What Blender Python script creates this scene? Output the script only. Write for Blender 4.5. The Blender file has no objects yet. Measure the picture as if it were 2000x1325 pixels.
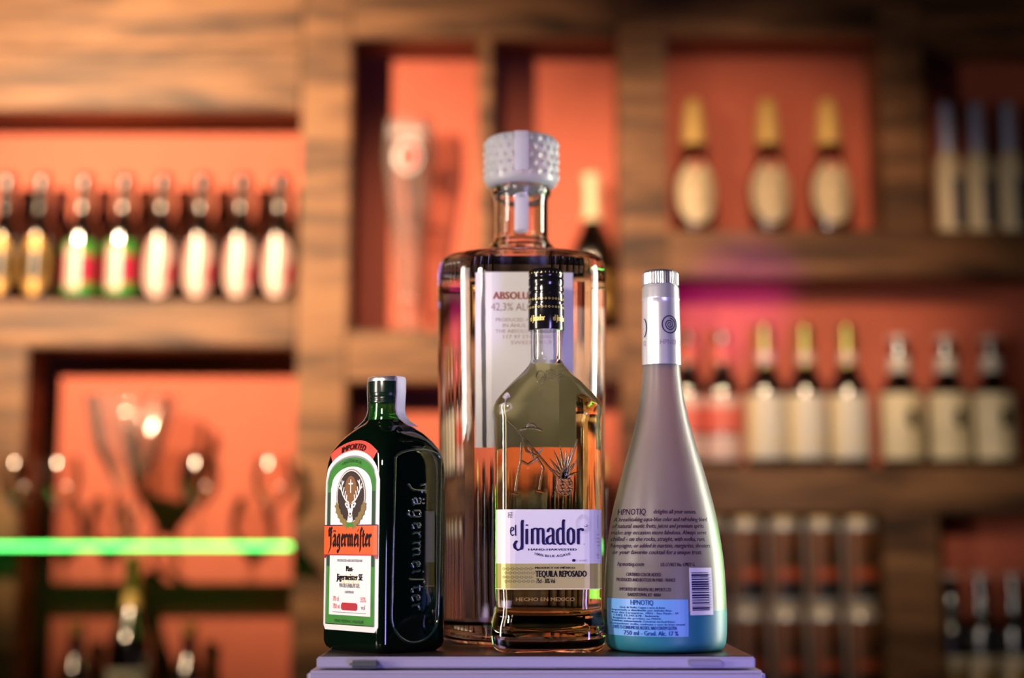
import bpy, bmesh, math, random
from mathutils import Vector, Matrix
random.seed(7)
SC = bpy.context.scene
COL = SC.collection
R = math.radians

# ------------------------------------------------------------------ camera
ZC = 1.30                       # camera height above the floor
FPX = 50.0/36.0*2000.0
TILT = math.atan(392.5/FPX)     # horizon at row 1055
CT, ST = math.cos(TILT), math.sin(TILT)
cd = bpy.data.cameras.new('camera'); cam = bpy.data.objects.new('camera', cd); COL.objects.link(cam)
cam.location = (0, 0, ZC); cam.rotation_euler = (R(90)+TILT, 0, 0)
cd.lens = 50; cd.sensor_width = 36; cd.clip_start = 0.05
cd.dof.use_dof = True; cd.dof.focus_distance = 1.135; cd.dof.aperture_fstop = 2.0
SC.camera = cam

def at(px, py, Y):
    """world point where the sight line of photo pixel (px,py) meets the vertical plane y=Y"""
    u = (px-1000.0)/FPX; v = -(py-662.5)/FPX
    dy = CT-ST*v; dz = ST+CT*v
    return Vector((u*Y/dy, Y, ZC+dz*Y/dy))
def wid(npx, py, Y):
    return at(1000+npx, py, Y).x

# ------------------------------------------------------------------ world, exposure, lights
w = bpy.data.worlds.new('world'); SC.world = w; w.use_nodes = True
w.node_tree.nodes['Background'].inputs[0].default_value = (0.55, 0.35, 0.5, 1)
w.node_tree.nodes['Background'].inputs[1].default_value = 0.004
SC.view_settings.view_transform = 'Standard'; SC.view_settings.look = 'None'
SC.view_settings.exposure = 0.0; SC.view_settings.gamma = 1.0
cy = SC.cycles
cy.max_bounces = 16; cy.transmission_bounces = 16; cy.glossy_bounces = 6; cy.diffuse_bounces = 1
cy.transparent_max_bounces = 16
cy.caustics_reflective = False; cy.caustics_refractive = True
cy.sample_clamp_indirect = 6.0; cy.blur_glossy = 0.5
cy.use_denoising = True

def aim(o, tgt):
    d = Vector(tgt)-o.location
    o.rotation_euler = d.to_track_quat('-Z', 'Y').to_euler()
def spot(name, loc, tgt, power, color, size, blend=0.6, radius=0.03):
    l = bpy.data.lights.new(name, 'SPOT'); l.energy = power; l.color = color
    l.spot_size = R(size); l.spot_blend = blend; l.shadow_soft_size = radius
    o = bpy.data.objects.new(name, l); o.location = loc; aim(o, tgt); COL.objects.link(o); return o
def area(name, loc, tgt, power, color, sx, sy, spread=180):
    l = bpy.data.lights.new(name, 'AREA'); l.energy = power; l.color = color
    l.shape = 'RECTANGLE'; l.size = sx; l.size_y = sy; l.spread = R(spread)
    o = bpy.data.objects.new(name, l); o.location = loc; aim(o, tgt); COL.objects.link(o); return o

spot('warm_spotlight', (-1.35, 1.0, ZC+1.06), (-0.60, 2.8, ZC+0.60), 480, (1.0, 0.68, 0.40), 51, 1.0, 0.03)
spot('warm_spotlight', (0.15, 0.95, ZC+0.70), (0.62, 2.8, ZC+0.14), 52, (1.0, 0.78, 0.54), 25, 0.9, 0.03)  # added spot to brighten the cans and lower right labels
spot('warm_spotlight', (0.10, 0.85, ZC+1.02), (0.47, 2.8, ZC+0.57), 92, (1.0, 0.64, 0.37), 29, 0.7, 0.03)  # added spot to brighten the right bay bottles
spot('warm_spotlight', (-0.40, 0.85, ZC+1.06), (0.02, 2.8, ZC+0.50), 88, (1.0, 0.68, 0.42), 28, 1.0, 0.03)  # added second spot supporting the middle bays
spot('violet_spotlight', (0.66, 1.2, ZC+0.22), (0.44, 2.8, ZC+0.47), 70, (0.66, 0.02, 0.90), 11, 0.9, 0.02)
area('violet_bar_light', (0.36, 0.45, ZC-0.20), (0.03, 1.15, ZC+0.06), 0.8, (0.42, 0.34, 1.0), 0.10, 0.42, 75)
area('front_fill', (-0.55, 0.25, ZC+0.42), (0.02, 1.2, ZC+0.12), 0.55, (1.0, 0.84, 0.70), 0.12, 0.12, 50)  # added warm fill to lift the front labels
area('side_light_left', (-0.95, 0.80, ZC+0.15), (0.05, 1.2, ZC+0.1), 3.4, (1.0, 0.86, 0.74), 0.16, 0.8, 90)
area('side_light_right', (0.92, 1.50, ZC+0.15), (0.05, 1.2, ZC+0.1), 4.5, (1.0, 0.95, 0.78), 0.14, 0.8, 90)
area('green_light', (0.80, 1.66, ZC+0.02), (0.05, 1.2, ZC+0.0), 0.25, (0.2, 1.0, 0.12), 0.03, 0.16, 60)

# ------------------------------------------------------------------ materials
def nmat(name):
    m = bpy.data.materials.new(name); m.use_nodes = True
    nt = m.node_tree; return m, nt, nt.nodes['Principled BSDF']
def mat(name, col, rough=0.5, metal=0.0, trans=0.0, ior=1.45, emit=None, estr=0.0, coat=0.0, spec=0.5, bump=0.0, bscale=60.0, sss=0.0, var=0.0):
    m, nt, b = nmat(name)
    b.inputs['Base Color'].default_value = (*col, 1)
    b.inputs['Roughness'].default_value = rough; b.inputs['Metallic'].default_value = metal
    b.inputs['Transmission Weight'].default_value = trans; b.inputs['IOR'].default_value = ior
    b.inputs['Coat Weight'].default_value = coat; b.inputs['Coat Roughness'].default_value = max(0.05, rough*.9); b.inputs['Coat IOR'].default_value = 2.3 if coat == 1.0 else 1.5
    b.inputs['Specular IOR Level'].default_value = spec
    if emit: b.inputs['Emission Color'].default_value = (*emit, 1); b.inputs['Emission Strength'].default_value = estr
    if bump or var:
        n = nt.nodes.new('ShaderNodeTexNoise'); n.inputs['Scale'].default_value = bscale; n.inputs['Detail'].default_value = 4
        tc = nt.nodes.new('ShaderNodeTexCoord'); nt.links.new(tc.outputs['Object'], n.inputs['Vector'])
        if bump:
            bp = nt.nodes.new('ShaderNodeBump'); bp.inputs['Strength'].default_value = bump; bp.inputs['Distance'].default_value = 0.001
            nt.links.new(n.outputs['Fac'], bp.inputs['Height']); nt.links.new(bp.outputs['Normal'], b.inputs['Normal'])
        if var:
            mr = nt.nodes.new('ShaderNodeMapRange'); mr.inputs['To Min'].default_value = 1-var; mr.inputs['To Max'].default_value = 1+var
            vm = nt.nodes.new('ShaderNodeVectorMath'); vm.operation = 'SCALE'; vm.inputs[0].default_value = col
            nt.links.new(n.outputs['Fac'], mr.inputs['Value']); nt.links.new(mr.outputs[0], vm.inputs['Scale'])
            nt.links.new(vm.outputs[0], b.inputs['Base Color'])
    return m

def wood(name, c1, c2, c3, stretch=(1.1, 7, 9), seed=0.0):
    m, nt, b = nmat(name); N = nt.nodes; L = nt.links
    tc = N.new('ShaderNodeTexCoord'); mp = N.new('ShaderNodeMapping')
    mp.inputs['Scale'].default_value = stretch; mp.inputs['Location'].default_value = (seed, seed*1.7, seed*.6)
    L.new(tc.outputs['Object'], mp.inputs['Vector'])
    n1 = N.new('ShaderNodeTexNoise'); n1.inputs['Scale'].default_value = 2.2; n1.inputs['Detail'].default_value = 6; n1.inputs['Distortion'].default_value = 0.6
    n2 = N.new('ShaderNodeTexNoise'); n2.inputs['Scale'].default_value = 9; n2.inputs['Detail'].default_value = 8
    L.new(mp.outputs[0], n1.inputs['Vector']); L.new(mp.outputs[0], n2.inputs['Vector'])
    cr = N.new('ShaderNodeValToRGB'); e = cr.color_ramp.elements
    e[0].position = 0.30; e[0].color = (*c1, 1); e[1].position = 0.62; e[1].color = (*c3, 1)
    x = e.new(0.46); x.color = (*c2, 1)
    mx = N.new('ShaderNodeMath'); mx.operation = 'MULTIPLY_ADD'; mx.inputs[1].default_value = 0.35
    sub = N.new('ShaderNodeMath'); sub.operation = 'SUBTRACT'; sub.inputs[1].default_value = 0.5
    L.new(n2.outputs['Fac'], sub.inputs[0]); L.new(sub.outputs[0], mx.inputs[0]); L.new(n1.outputs['Fac'], mx.inputs[2])
    L.new(mx.outputs[0], cr.inputs['Fac'])
    # knots
    vo = N.new('ShaderNodeTexVoronoi'); vo.inputs['Scale'].default_value = 3.1
    mp2 = N.new('ShaderNodeMapping'); mp2.inputs['Scale'].default_value = (1.0, 1, 1.6); mp2.inputs['Location'].default_value = (seed*2+.37, 0, seed)
    L.new(tc.outputs['Object'], mp2.inputs['Vector']); L.new(mp2.outputs[0], vo.inputs['Vector'])
    mr = N.new('ShaderNodeMapRange'); mr.inputs['From Min'].default_value = 0.03; mr.inputs['From Max'].default_value = 0.13
    mr.inputs['To Min'].default_value = 0.18; mr.inputs['To Max'].default_value = 1.0
    L.new(vo.outputs['Distance'], mr.inputs['Value'])
    vm = N.new('ShaderNodeVectorMath'); vm.operation = 'SCALE'
    L.new(cr.outputs['Color'], vm.inputs[0]); L.new(mr.outputs[0], vm.inputs['Scale']); L.new(vm.outputs[0], b.inputs['Base Color'])
    b.inputs['Roughness'].default_value = 0.55
    bp = N.new('ShaderNodeBump'); bp.inputs['Strength'].default_value = 0.5; bp.inputs['Distance'].default_value = 0.004
    L.new(n2.outputs['Fac'], bp.inputs['Height']); L.new(bp.outputs['Normal'], b.inputs['Normal'])
    return m

M = {}
M['wood'] = wood('rough_sawn_wood', (0.035, 0.015, 0.007), (0.18, 0.080, 0.032), (0.34, 0.16, 0.068))
M['wood2'] = wood('rough_sawn_wood_beam', (0.03, 0.013, 0.006), (0.16, 0.072, 0.03), (0.32, 0.15, 0.065), seed=3.1)
M['coral'] = mat('coral_plaster', (0.62, 0.148, 0.090), 0.7, bump=0.3, bscale=30, var=0.10)
M['floor'] = mat('dark_floor', (0.05, 0.035, 0.03), 0.4, bump=0.2)
M['ceiling'] = mat('dark_ceiling', (0.04, 0.03, 0.03), 0.8, bump=0.2)
M['counter'] = mat('counter_wood', (0.06, 0.035, 0.02), 0.35, bump=0.2, var=.3, bscale=12)
M['lilac'] = mat('lilac_grey_plastic', (0.36, 0.33, 0.48), 0.42, bump=0.15, bscale=900)
M['lilacdark'] = mat('lilac_dark_plastic', (0.22, 0.20, 0.30), 0.35)
M['latch'] = mat('smoky_latch_plastic', (0.10, 0.11, 0.12), 0.12, coat=0.6)
M['lidtop'] = mat('shaded_lid_top', (0.030, 0.019, 0.022), 0.35, bump=0.1, bscale=300)  # lilac lid's top, its shade under low front light put into the colour
M['glass'] = mat('clear_glass', (1, 1, 1), 0.0, trans=1.0, ior=1.5)
M['vodka'] = mat('clear_spirit', (1, 1, 1), 0.0, trans=1.0, ior=1.36)
M['frostcap'] = mat('frosted_stopper_glass', (0.93, 0.93, 0.97), 0.28, trans=0.55, ior=1.45)
M['tequila'] = mat('golden_tequila', (1.0, 0.92, 0.46), 0.0, trans=1.0, ior=1.36)
M['jglass'] = mat('dark_green_glass', (0.0015, 0.006, 0.003), 0.04, trans=0.2, ior=1.52, coat=0.3)
M['jrelief'] = mat('green_glass_relief', (0.02, 0.06, 0.035), 0.10, trans=0.2, ior=1.6, coat=1.0)
M['jneck'] = mat('green_bottle_glass', (0.03, 0.18, 0.035), 0.02, trans=0.85, ior=1.5)
M['frost'] = mat('frosted_white_glass', (0.74, 0.70, 0.70), 0.34, trans=0.86, ior=1.30)
M['frostaqua'] = mat('frosted_glass_over_aqua_liqueur', (0.035, 0.26, 0.37), 0.40, trans=0.35, ior=1.33)
M['aqua'] = mat('aqua_liqueur', (0.03, 0.42, 0.55), 0.5)
M['foil'] = mat('pearl_white_foil', (0.80, 0.78, 0.82), 0.30, metal=0.55)
M['silver'] = mat('brushed_silver_cap', (0.75, 0.75, 0.80), 0.30, metal=0.9)
M['blackcap'] = mat('black_screw_cap', (0.008, 0.007, 0.008), 0.16, coat=0.5)
M['goldink'] = mat('gold_ink', (0.62, 0.48, 0.14), 0.4, metal=0.3)
M['white'] = mat('white_paper', (0.72, 0.70, 0.73), 0.45)
M['white2'] = mat('white_paper_panel', (0.74, 0.73, 0.78), 0.5)
M['offwhite'] = mat('warm_white_paper', (0.80, 0.74, 0.66), 0.4)
M['navy'] = mat('navy_ink', (0.015, 0.01, 0.07), 0.6, spec=0.12)
M['black'] = mat('black_ink', (0.01, 0.008, 0.01), 0.6, spec=0.12)
M['grey'] = mat('grey_ink', (0.25, 0.24, 0.30), 0.6, spec=0.12)
M['rosegrey'] = mat('rose_grey_ink', (0.42, 0.27, 0.27), 0.5)
M['faint'] = mat('faint_grey_ink', (0.52, 0.50, 0.60), 0.5)
M['olive'] = mat('olive_gold_paper', (0.46, 0.40, 0.13), 0.38, metal=0.25)
M['olived'] = mat('dark_olive_ink', (0.16, 0.14, 0.04), 0.5)
M['jgreen'] = mat('leaf_green_print', (0.030, 0.20, 0.020), 0.45, var=.35, bscale=90)
M['jgreen2'] = mat('dark_green_print', (0.01, 0.05, 0.02), 0.45)
M['jorange'] = mat('orange_red_print', (0.85, 0.10, 0.02), 0.42)
M['jred'] = mat('red_print', (0.80, 0.07, 0.05), 0.42)
M['dred'] = mat('dark_red_print', (0.40, 0.015, 0.03), 0.45)
M['brown'] = mat('brown_oval_print', (0.035, 0.02, 0.018), 0.4)
M['tan'] = mat('tan_glow_print', (0.20, 0.09, 0.03), 0.4)
M['darktaupe'] = mat('dull_bronze_label', (0.10, 0.07, 0.055), 0.2, coat=0.99)
M['taupe'] = mat('taupe_line_print', (0.30, 0.23, 0.20), 0.4)
M['leafgold'] = mat('antique_gold_print', (0.22, 0.15, 0.05), 0.4)
M['lblue'] = mat('sky_blue_label', (0.13, 0.34, 0.72), 0.4)
M['dblue'] = mat('deep_blue_ink', (0.01, 0.05, 0.28), 0.6, spec=0.12)
M['plum'] = mat('plum_ink', (0.025, 0.008, 0.04), 0.6, spec=0.12)
M['redbrown'] = mat('red_brown_ink', (0.35, 0.10, 0.07), 0.6, spec=0.12)
M['strip'] = mat('tax_strip_paper', (0.60, 0.58, 0.66), 0.5)
M['stripink'] = mat('tax_strip_ink', (0.30, 0.22, 0.36), 0.6, spec=0.12)
M['darkbottle'] = mat('dark_brown_bottle_glass', (0.004, 0.002, 0.0015), 0.15, coat=1.0)
M['amber'] = mat('amber_bottle_glass', (0.10, 0.018, 0.005), 0.14, trans=0.3, coat=1.0)
M['goldfoil'] = mat('gold_foil', (1.0, 0.66, 0.22), 0.40, metal=0.25)
M['gold_label'] = mat('gold_label', (0.45, 0.26, 0.07), 0.4, metal=0.4)
M['cream'] = mat('cream_label', (0.95, 0.78, 0.50), 0.34)
M['pinkwhite'] = mat('pinkish_white_label', (0.80, 0.55, 0.50), 0.28, coat=0.6)
M['crimson'] = mat('crimson_print', (0.55, 0.02, 0.08), 0.4)
M['coralred'] = mat('coral_red_label', (0.80, 0.16, 0.12), 0.4)
M['beergreen'] = mat('bright_green_print', (0.08, 0.40, 0.06), 0.4)
M['capblack'] = mat('black_crown_cap', (0.02, 0.015, 0.015), 0.4)
M['silverblue'] = mat('blue_silver_foil', (0.50, 0.52, 0.78), 0.32, metal=0.2)
M['slate'] = mat('slate_blue_label', (0.05, 0.07, 0.14), 0.5)
M['greengold'] = mat('green_gold_foil', (0.35, 0.32, 0.10), 0.3, metal=0.7)
M['canmetal'] = mat('can_aluminium', (0.85, 0.80, 0.74), 0.34, metal=0.35)
M['canbrown'] = mat('brown_can_print', (0.22, 0.08, 0.03), 0.3, metal=0.2)
M['canred'] = mat('orange_red_can_print', (0.65, 0.12, 0.04), 0.3, metal=0.1)
M['candark'] = mat('dark_can_print', (0.03, 0.025, 0.02), 0.3)
M['neon'] = mat('green_lit_glass_edge', (0.2, 0.9, 0.3), 0.2, emit=(0.10, 1.0, 0.16), estr=4.5)
def thin_glass(name, tint, gl=0.9, haze=0.0):
    m = bpy.data.materials.new(name); m.use_nodes = True; nt = m.node_tree; N = nt.nodes; L = nt.links
    N.remove(N['Principled BSDF']); out = N['Material Output']
    tr = N.new('ShaderNodeBsdfTransparent'); gz = N.new('ShaderNodeBsdfGlossy'); mx = N.new('ShaderNodeMixShader'); lw = N.new('ShaderNodeFresnel')
    lw.inputs['IOR'].default_value = 1.33; tr.inputs[0].default_value = (*tint, 1); gz.inputs['Color'].default_value = (gl, gl, gl, 1); gz.inputs['Roughness'].default_value = 0.10
    L.new(lw.outputs[0], mx.inputs[0]); L.new(tr.outputs[0], mx.inputs[1]); L.new(gz.outputs[0], mx.inputs[2]); m2 = N.new('ShaderNodeMixShader'); m2.inputs[0].default_value = haze; df = N.new('ShaderNodeBsdfDiffuse'); df.inputs['Color'].default_value = (.95, .9, .9, 1)
    L.new(mx.outputs[0], m2.inputs[1]); L.new(df.outputs[0], m2.inputs[2]); L.new(m2.outputs[0], out.inputs['Surface'])
    return m
M['shelfglass'] = thin_glass('shelf_glass', (0.86, 0.95, 0.88))
M['crystal'] = thin_glass('hazy_crystal_glass', (0.92, 0.88, 0.86), 1.0, 0.07)
M['thinglass'] = thin_glass('thin_drinking_glass', (0.97, 0.95, 0.94), 1.0)

# ------------------------------------------------------------------ object helpers
def link(name, me, parent=None, loc=None):
    o = bpy.data.objects.new(name, me); COL.objects.link(o)
    if parent: o.parent = parent
    if loc: o.location = loc
    return o
def obj(name, bm, m, parent=None, smooth=True, loc=None, angle=40):
    me = bpy.data.meshes.new(name)
    bm.normal_update(); bm.to_mesh(me); bm.free()
    for x in (m if isinstance(m, (list, tuple)) else [m]): me.materials.append(x)
    if smooth:
        me.polygons.foreach_set('use_smooth', [True]*len(me.polygons))
        me.set_sharp_from_angle(angle=R(angle))
    return link(name, me, parent, loc)
def tag(o, label, cat=None, group=None, kind=None):
    o['label'] = label
    if cat: o['category'] = cat
    if group: o['group'] = group
    if kind: o['kind'] = kind
    return o
def thing(name, label, cat, loc, rz=0.0, group=None):
    o = bpy.data.objects.new(name, None); COL.objects.link(o)
    o.empty_display_size = 0.05
    o.location = Vector(loc)+Vector((0, 0, LIFT)); o.rotation_euler = (0, 0, rz)
    return tag(o, label, cat, group)
def dup(root, loc, label, group=None, rz=0.0):
    r = root.copy(); COL.objects.link(r); r.location = Vector(loc)+Vector((0, 0, LIFT)); r.rotation_euler = (0, 0, rz)
    r['label'] = label
    if group: r['group'] = group
    for ch in list(root.children):
        c = ch.copy(); COL.objects.link(c); c.parent = r
        for g in list(ch.children):
            d = g.copy(); COL.objects.link(d); d.parent = c
    return r

def box_bm(x0, x1, y0, y1, z0, z1, bevel=0.0, seg=2):
    bm = bmesh.new(); bmesh.ops.create_cube(bm, size=1)
    for v in bm.verts:
        v.co = Vector(((x0+x1)/2+v.co.x*(x1-x0), (y0+y1)/2+v.co.y*(y1-y0), (z0+z1)/2+v.co.z*(z1-z0)))
    if bevel: bmesh.ops.bevel(bm, geom=list(bm.edges), offset=bevel, segments=seg, affect='EDGES')
    return bm
def rings_bm(rings, cap0=True, cap1=True, mids=None, bm=None, flip=False):
    """closed loops of points joined bottom to top"""
    bm = bm or bmesh.new(); vs = [[bm.verts.new(p) for p in r] for r in rings]
    n = len(rings[0])
    for i in range(len(rings)-1):
        for j in range(n):
            f = [vs[i][j], vs[i][(j+1) % n], vs[i+1][(j+1) % n], vs[i+1][j]]
            if flip: f.reverse()
            fc = bm.faces.new(f)
            if mids: fc.material_index = mids[i]
    def fan(loop, rev):
        c = bm.verts.new(sum((v.co for v in loop), Vector())/n)
        for j in range(n):
            f = [c, loop[j], loop[(j+1) % n]]
            if rev: f.reverse()
            bm.faces.new(f)
    if cap0: fan(vs[0], not flip)
    if cap1: fan(vs[-1], flip)
    return bm
def circ(r, z, n=48, cx=0, cy=0):
    return [Vector((cx+r*math.sin(2*math.pi*k/n), cy-r*math.cos(2*math.pi*k/n), z)) for k in range(n)]
def lathe(prof, n=48, cap0=True, cap1=True, mids=None, flip=False, bm=None):
    return rings_bm([circ(max(r, 1e-5), z, n) for z, r in prof], cap0, cap1, mids, bm, flip)
def smooth_prof(pts, sub=4):
    """Catmull-Rom through (z, r, ...) rows"""
    out = []
    for i in range(len(pts)-1):
        p0 = pts[max(i-1, 0)]; p1 = pts[i]; p2 = pts[i+1]; p3 = pts[min(i+2, len(pts)-1)]
        for k in range(sub):
            t = k/sub
            row = []
            for a, b, c, d in zip(p0, p1, p2, p3):
                row.append(0.5*((2*b)+(-a+c)*t+(2*a-5*b+4*c-d)*t*t+(-a+3*b-3*c+d)*t**3))
            row[0] = pts[i][0]+(pts[i+1][0]-pts[i][0])*t
            out.append(tuple(row))
    out.append(tuple(pts[-1])); return out
LIFT = 0.0006
class RR:
    """rounded rectangle section: half sizes a (x), b (y), corner radius r; s = arc length from the middle of the -y side, towards +x"""
    def __init__(s, a, b, r):
        s.a, s.b = a, b; s.r = max(min(r, a, b), 1e-5)
        s.fa = a-s.r; s.fb = b-s.r; s.q = s.r*math.pi/2
        s.L = 4*s.fa+4*s.fb+4*s.q
    def pt(s, u):
        u = u % s.L
        segs = [('l', (0, -s.b), (1, 0), s.fa), ('c', (s.fa, -s.fb), -90, s.q), ('l', (s.a, -s.fb), (0, 1), 2*s.fb), ('c', (s.fa, s.fb), 0, s.q),
                ('l', (s.fa, s.b), (-1, 0), 2*s.fa), ('c', (-s.fa, s.fb), 90, s.q), ('l', (-s.a, s.fb), (0, -1), 2*s.fb), ('c', (-s.fa, -s.fb), 180, s.q), ('l', (-s.fa, -s.b), (1, 0), s.fa+1)]
        for k, p, d, ln in segs:
            if u <= ln:
                if k == 'l': return p[0]+d[0]*u, p[1]+d[1]*u, d[1], -d[0]
                an = R(d+90*u/ln); return p[0]+s.r*math.cos(an), p[1]+s.r*math.sin(an), math.cos(an), math.sin(an)
            u -= ln
    def ring(s, z, nc=8, nf=6):
        pts = []
        for sx, sy, a0 in ((1, -1, -90), (1, 1, 0), (-1, 1, 90), (-1, -1, 180)):
            for k in range(nc+1):
                an = R(a0+90*k/nc)
                pts.append(Vector((sx*s.fa+s.r*math.cos(an), sy*s.fb+s.r*math.sin(an), z)))
            # straight run to the next corner
            nx = {(1, -1): (1, 1), (1, 1): (-1, 1), (-1, 1): (-1, -1), (-1, -1): (1, -1)}[(sx, sy)]
            an = R(a0+90); p0 = pts[-1]
            p1 = Vector((nx[0]*s.fa+s.r*math.cos(an), nx[1]*s.fb+s.r*math.sin(an), z))
            for k in range(1, nf): pts.append(p0.lerp(p1, k/nf))
        return pts
def interp(rows, z):
    if z <= rows[0][0]: return rows[0]
    for a, b in zip(rows, rows[1:]):
        if a[0] <= z <= b[0]:
            t = (z-a[0])/max(b[0]-a[0], 1e-9)
            return tuple(x+(y-x)*t for x, y in zip(a, b))
    return rows[-1]
def sec_surface(rows, u0=0.0, rev=False):
    def f(u, z, off):
        _, a, b, r = interp(rows, z)
        _, a2, b2, r2 = interp(rows, z+0.002); _, a1, b1, r1 = interp(rows, z-0.002)
        sec = RR(a, b, r); x, y, nx, ny = sec.pt(u0+u)
        slope = -((b2-b1)/0.004)
        slope = max(min(slope, 3), -3)
        n = Vector((nx, ny, slope)).normalized()
        return Vector((x, y, z))+n*off
    return f
def lathe_surface(rows, rref, a0=0.0):
    def f(u, z, off):
        _, r = interp(rows, z)
        r2 = interp(rows, z+0.002)[1]; r1 = interp(rows, z-0.002)[1]
        an = a0+u/rref; n = Vector((math.sin(an), -math.cos(an), -(r2-r1)/0.004)).normalized()
        return Vector((r*math.sin(an), -r*math.cos(an), z))+n*off
    return f

# ------------------------------------------------------------------ flat print: polygons in label coordinates (u right, v up)
def hull(pts):
    pts = sorted(set((round(x, 9), round(y, 9)) for x, y in pts))
    if len(pts) < 3: return pts
    def half(ps):
        h = []
        for p in ps:
            while len(h) > 1 and (h[-1][0]-h[-2][0])*(p[1]-h[-2][1])-(h[-1][1]-h[-2][1])*(p[0]-h[-2][0]) <= 0: h.pop()
            h.append(p)
        return h
    a = half(pts); b = half(pts[::-1]); return a[:-1]+b[:-1]
def pen_round(w, h=None, n=10):
    h = h or w
    return [(w/2*math.cos(2*math.pi*k/n), h/2*math.sin(2*math.pi*k/n)) for k in range(n)]
def pen_nib(w, ang=45, t=0.05):
    c, s = math.cos(R(ang)), math.sin(R(ang))
    return [(w/2*c-t*s, w/2*s+t*c), (-w/2*c-t*s, -w/2*s+t*c), (-w/2*c+t*s, -w/2*s-t*c), (w/2*c+t*s, w/2*s-t*c)]
def arc(cx, cy, rx, ry, a0, a1, n=10):
    return [(cx+rx*math.cos(R(a0+(a1-a0)*k/n)), cy+ry*math.sin(R(a0+(a1-a0)*k/n))) for k in range(n+1)]
_tc = {}
def text_polys(s):
    """polygons of a word in the built-in typeface, cap height 1, left edge at 0"""
    if s in _tc: return _tc[s]
    cu = bpy.data.curves.new('t', 'FONT'); cu.body = s; cu.size = 1; cu.resolution_u = 2
    o = bpy.data.objects.new('t', cu); COL.objects.link(o)
    dg = bpy.context.evaluated_depsgraph_get(); dg.update()
    me = o.evaluated_get(dg).to_mesh()
    vs = [(v.co.x, v.co.y) for v in me.vertices]; ps = [[vs[i] for i in p.vertices] for p in me.polygons]
    o.evaluated_get(dg).to_mesh_clear()
    bpy.data.objects.remove(o); bpy.data.curves.remove(cu)
    x0 = min((x for p in ps for x, y in p), default=0); x1 = max((x for p in ps for x, y in p), default=1)
    _tc[s] = ([[((x-x0), y/0.729) for x, y in p] for p in ps], x1-x0)
    return _tc[s]

class Print:
    def __init__(s): s.p = []          # (poly, height, material index, extrude)
        
    def poly(s, pts, h, m, ex=0.0):
        s.p.append((list(pts), h+0.000002*(len(s.p) % 20), m, ex))
    def rect(s, x0, x1, y0, y1, h, m, nx=1, ny=1):
        for i in range(nx):
            for j in range(ny):
                a = x0+(x1-x0)*i/nx; b = x0+(x1-x0)*(i+1)/nx; c = y0+(y1-y0)*j/ny; d = y0+(y1-y0)*(j+1)/ny
                s.p.append(([(a, c), (b, c), (b, d), (a, d)], h, m, 0))
    def strokes(s, lines, pen, tf, h, m, ex=0.0):
        for ln in lines:
            if len(ln) == 1: s.poly([tf(ln[0][0]+a, ln[0][1]+b) for a, b in hull(pen)], h, m, ex); continue
            for p, q in zip(ln, ln[1:]):
                hp = hull([(p[0]+a, p[1]+b) for a, b in pen]+[(q[0]+a, q[1]+b) for a, b in pen])
                s.poly([tf(x, y) for x, y in hp], h, m, ex)
    def text(s, t, x, y, hgt, width, h, m, align='c', shear=0.0, bold=0.0, tf=None):
        ps, w0 = text_polys(t); sx = width/max(w0, 1e-6)
        ox = x-width/2 if align == 'c' else x
        offs = [0] if not bold else [-bold, 0, bold]
        for p in ps:
            for k, o in enumerate(offs):
                q = [(ox+px*sx+shear*py*hgt+o, y+py*hgt) for px, py in p]
                if tf: q = [tf(*c) for c in q]
                s.p.append((q, h+0.000004*k, m, 0))
    def build(s, name, mats, f, parent, maxlen=0.004):
        bm = bmesh.new()
        for pts, h, m, ex in s.p:
            n = len(pts)
            area = sum(pts[i][0]*pts[(i+1) % n][1]-pts[(i+1) % n][0]*pts[i][1] for i in range(n))
            if area < 0: pts = pts[::-1]
            top = [bm.verts.new(f(x, y, h+ex)) for x, y in pts]
            try: fc = bm.faces.new(top); fc.material_index = m
            except ValueError: continue
            if ex:
                bot = [bm.verts.new(f(x, y, h-0.0004)) for x, y in pts]
                for i in range(n):
                    fc = bm.faces.new([bot[i], bot[(i+1) % n], top[(i+1) % n], top[i]]); fc.material_index = m
                fc = bm.faces.new(bot[::-1]); fc.material_index = m
        return obj(name, bm, mats, parent, smooth=False)

def tube(bm, pts, radii, n=8, m=0):
    """round bar through 3-D points with a radius at each"""
    pts = [Vector(p) for p in pts]
    if len(pts) == 1:
        bmesh.ops.create_icosphere(bm, subdivisions=2, radius=radii[0], matrix=Matrix.Translation(pts[0])); return
    rings = []; N0 = None
    for i, p in enumerate(pts):
        t = (pts[min(i+1, len(pts)-1)]-pts[max(i-1, 0)]).normalized()
        if N0 is None: N0 = t.orthogonal().normalized()
        N0 = (N0-t*N0.dot(t)).normalized(); B = t.cross(N0)
        rings.append([p+(N0*math.cos(2*math.pi*k/n)+B*math.sin(2*math.pi*k/n))*radii[i] for k in range(n)])
    rings_bm(rings, True, True, None, bm)
def tube_lines(bm, lines, tf, f, rad, off=0.0, taper=None):
    for ln in lines:
        q = [f(*tf(*p), off) for p in ln]
        tube(bm, q, [rad]*len(q) if not taper else [taper[0]+(taper[1]-taper[0])*i/max(len(q)-1, 1) for i in range(len(q))])
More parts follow.
